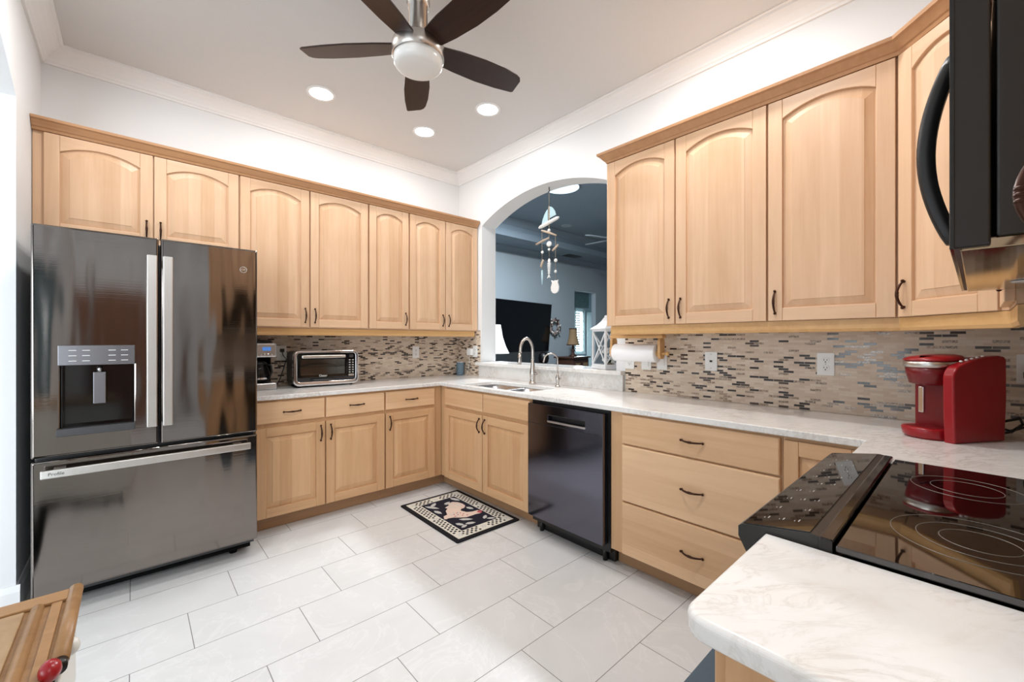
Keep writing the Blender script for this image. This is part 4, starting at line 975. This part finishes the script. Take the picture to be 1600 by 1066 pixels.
for x in (-.145, .145):
    dd = MB().box((x-.13, -.215, .14), (x+.13, -.2, .88), .004).obj('door', 'darkwood', r); MB().box((x-.09, -.219, .2), (x+.09, -.215, .83), .002).obj('panel', 'shade', dd)
for x in (-.26, .26):
    for y in (-.17, .17): MB().box((x-.03, y-.03, 0), (x+.03, y+.03, .1)).obj('leg', 'darkwood', r)
r = root('table_lamp', 'table lamp with tan bell shade on the dark chest', 'lamp', (4.0, 1.72, .955))
MB().lathe([(.085, 0), (.08, .02), (.035, .05), (.025, .09), (.045, .12), (.02, .15), (.028, .19), (.014, .22), (.012, .3)], 18).obj('base', 'darkwood', r)
sh = MB().lathe([(.13, .24), (.115, .28), (.085, .4), (.075, .54), (.078, .565)], 24, cap0=False, cap1=False).obj('shade', 'shade', r)
MB().lathe([(.133, .225), (.134, .245)], 24, cap0=False, cap1=False).obj('shade_fringe', 'darkwood', sh); MB().lathe([(.079, .55), (.081, .57)], 24, cap0=False, cap1=False).obj('shade_band', 'darkwood', sh)
MB().cyl((0, 0, .3), (0, 0, .565), .006).obj('harp', 'darkwood', r)
r = root('end_table', 'end table hidden behind the arch jamb under the white lamp', 'table', (1.17, .82, 0))
MB().box((-.2, -.2, .57), (.2, .2, .6), .004).obj('top', 'darkwood', r)
for x in (-.17, .17):
    for y in (-.17, .17): MB().box((x-.02, y-.02, 0), (x+.02, y+.02, .57)).obj('leg', 'darkwood', r)
r = root('table_lamp', 'white bell-shaded lamp peeking past the left arch jamb', 'lamp', (1.17, .82, .601))
MB().lathe([(.09, 0), (.09, .02), (.03, .06), (.05, .18), (.05, .3), (.015, .42), (.012, .5)], 18).obj('base', 'shell', r)
MB().lathe([(.22, .495), (.17, .6), (.13, .72), (.105, .86), (.1, .9)], 28, cap0=False, cap1=False).obj('shade', 'whitewash', r)
r = root('sideboard', 'low sideboard against the living room wall under the television', 'cabinet', (2.8, 1.97, 0))
MB().box((-.72, -.2, .08), (.72, .2, .79), .004).obj('body', 'living', r); MB().box((-.74, -.215, .79), (.74, .215, .82), .004).obj('top', 'darkwood', r)
for x in (-.68, .68): MB().box((x-.03, -.15, 0), (x+.03, .15, .08)).obj('leg', 'darkwood', r)
o = MB().lathe([(.05, 0), (.09, .04), (.105, .11), (.095, .18), (.05, .22), (.04, .235)], 22).obj('round_vase', 'black', None, (3.36, 1.93, .8205)); tag(o, 'round dark vase showing behind the small tap', 'vase')
r = root('skylight_lamp', 'bright round living room ceiling light at the top of the arch', 'ceiling light', (1.69, .0, LC))
MB().lathe([(.23, -.006), (.25, -.008), (.255, 0)], 36, cap0=False).obj('trim_ring', 'livceil', r); MB().lathe([(.23, -.007), (.23, -.002)], 36).obj('diffuser', 'sky_on', r)
r = root('recessed_light', 'unlit recessed light in the living room ceiling behind the wind chime', 'ceiling light', (3.19, 1.2, LC)); MB().lathe([(.06, -.002), (.09, -.008), (.1, 0)], 24).obj('trim_ring', 'living', r)
o = MB(); o.box((-.2, -.1, -.008), (.2, .1, 0), .002); o = o.obj('air_vent', 'black', None, (4.25, 1.95, 3.0595)); tag(o, 'dark rectangular air vent in the living room soffit', 'vent')
r = root('ceiling_fan', 'grey-white living room ceiling fan partly hidden by the cabinet', 'ceiling fan', (3.75, .55, LC))
MB().lathe([(.09, -.32), (.11, -.28), (.11, -.22), (.03, -.2), (.015, -.19), (.015, -.02), (.06, -.01), (.07, 0)], 20).obj('motor', 'living', r)
b = MB(); b.slab([(.1, -.06), (.6, -.07), (.65, 0), (.6, .07), (.1, .06)], [], .008, T(0, 0, -.27) @ Matrix.Rotation(R(-8), 4, 'X')); LBM = b.mesh('blade', 'living')
for k_ in range(5): link('blade', LBM, r, (0, 0, 0), (0, 0, R(20+72*k_)))
lamp('skylight_glow', 'AREA', (1.69, .0, LC-.02), 300, .4, (.88, .95, 1))
lamp('nook_daylight', 'AREA', (6.27, 3.55, 1.55), 120, .4, (.8, .97, 1), (R(-90), 0, 0), 1.1)
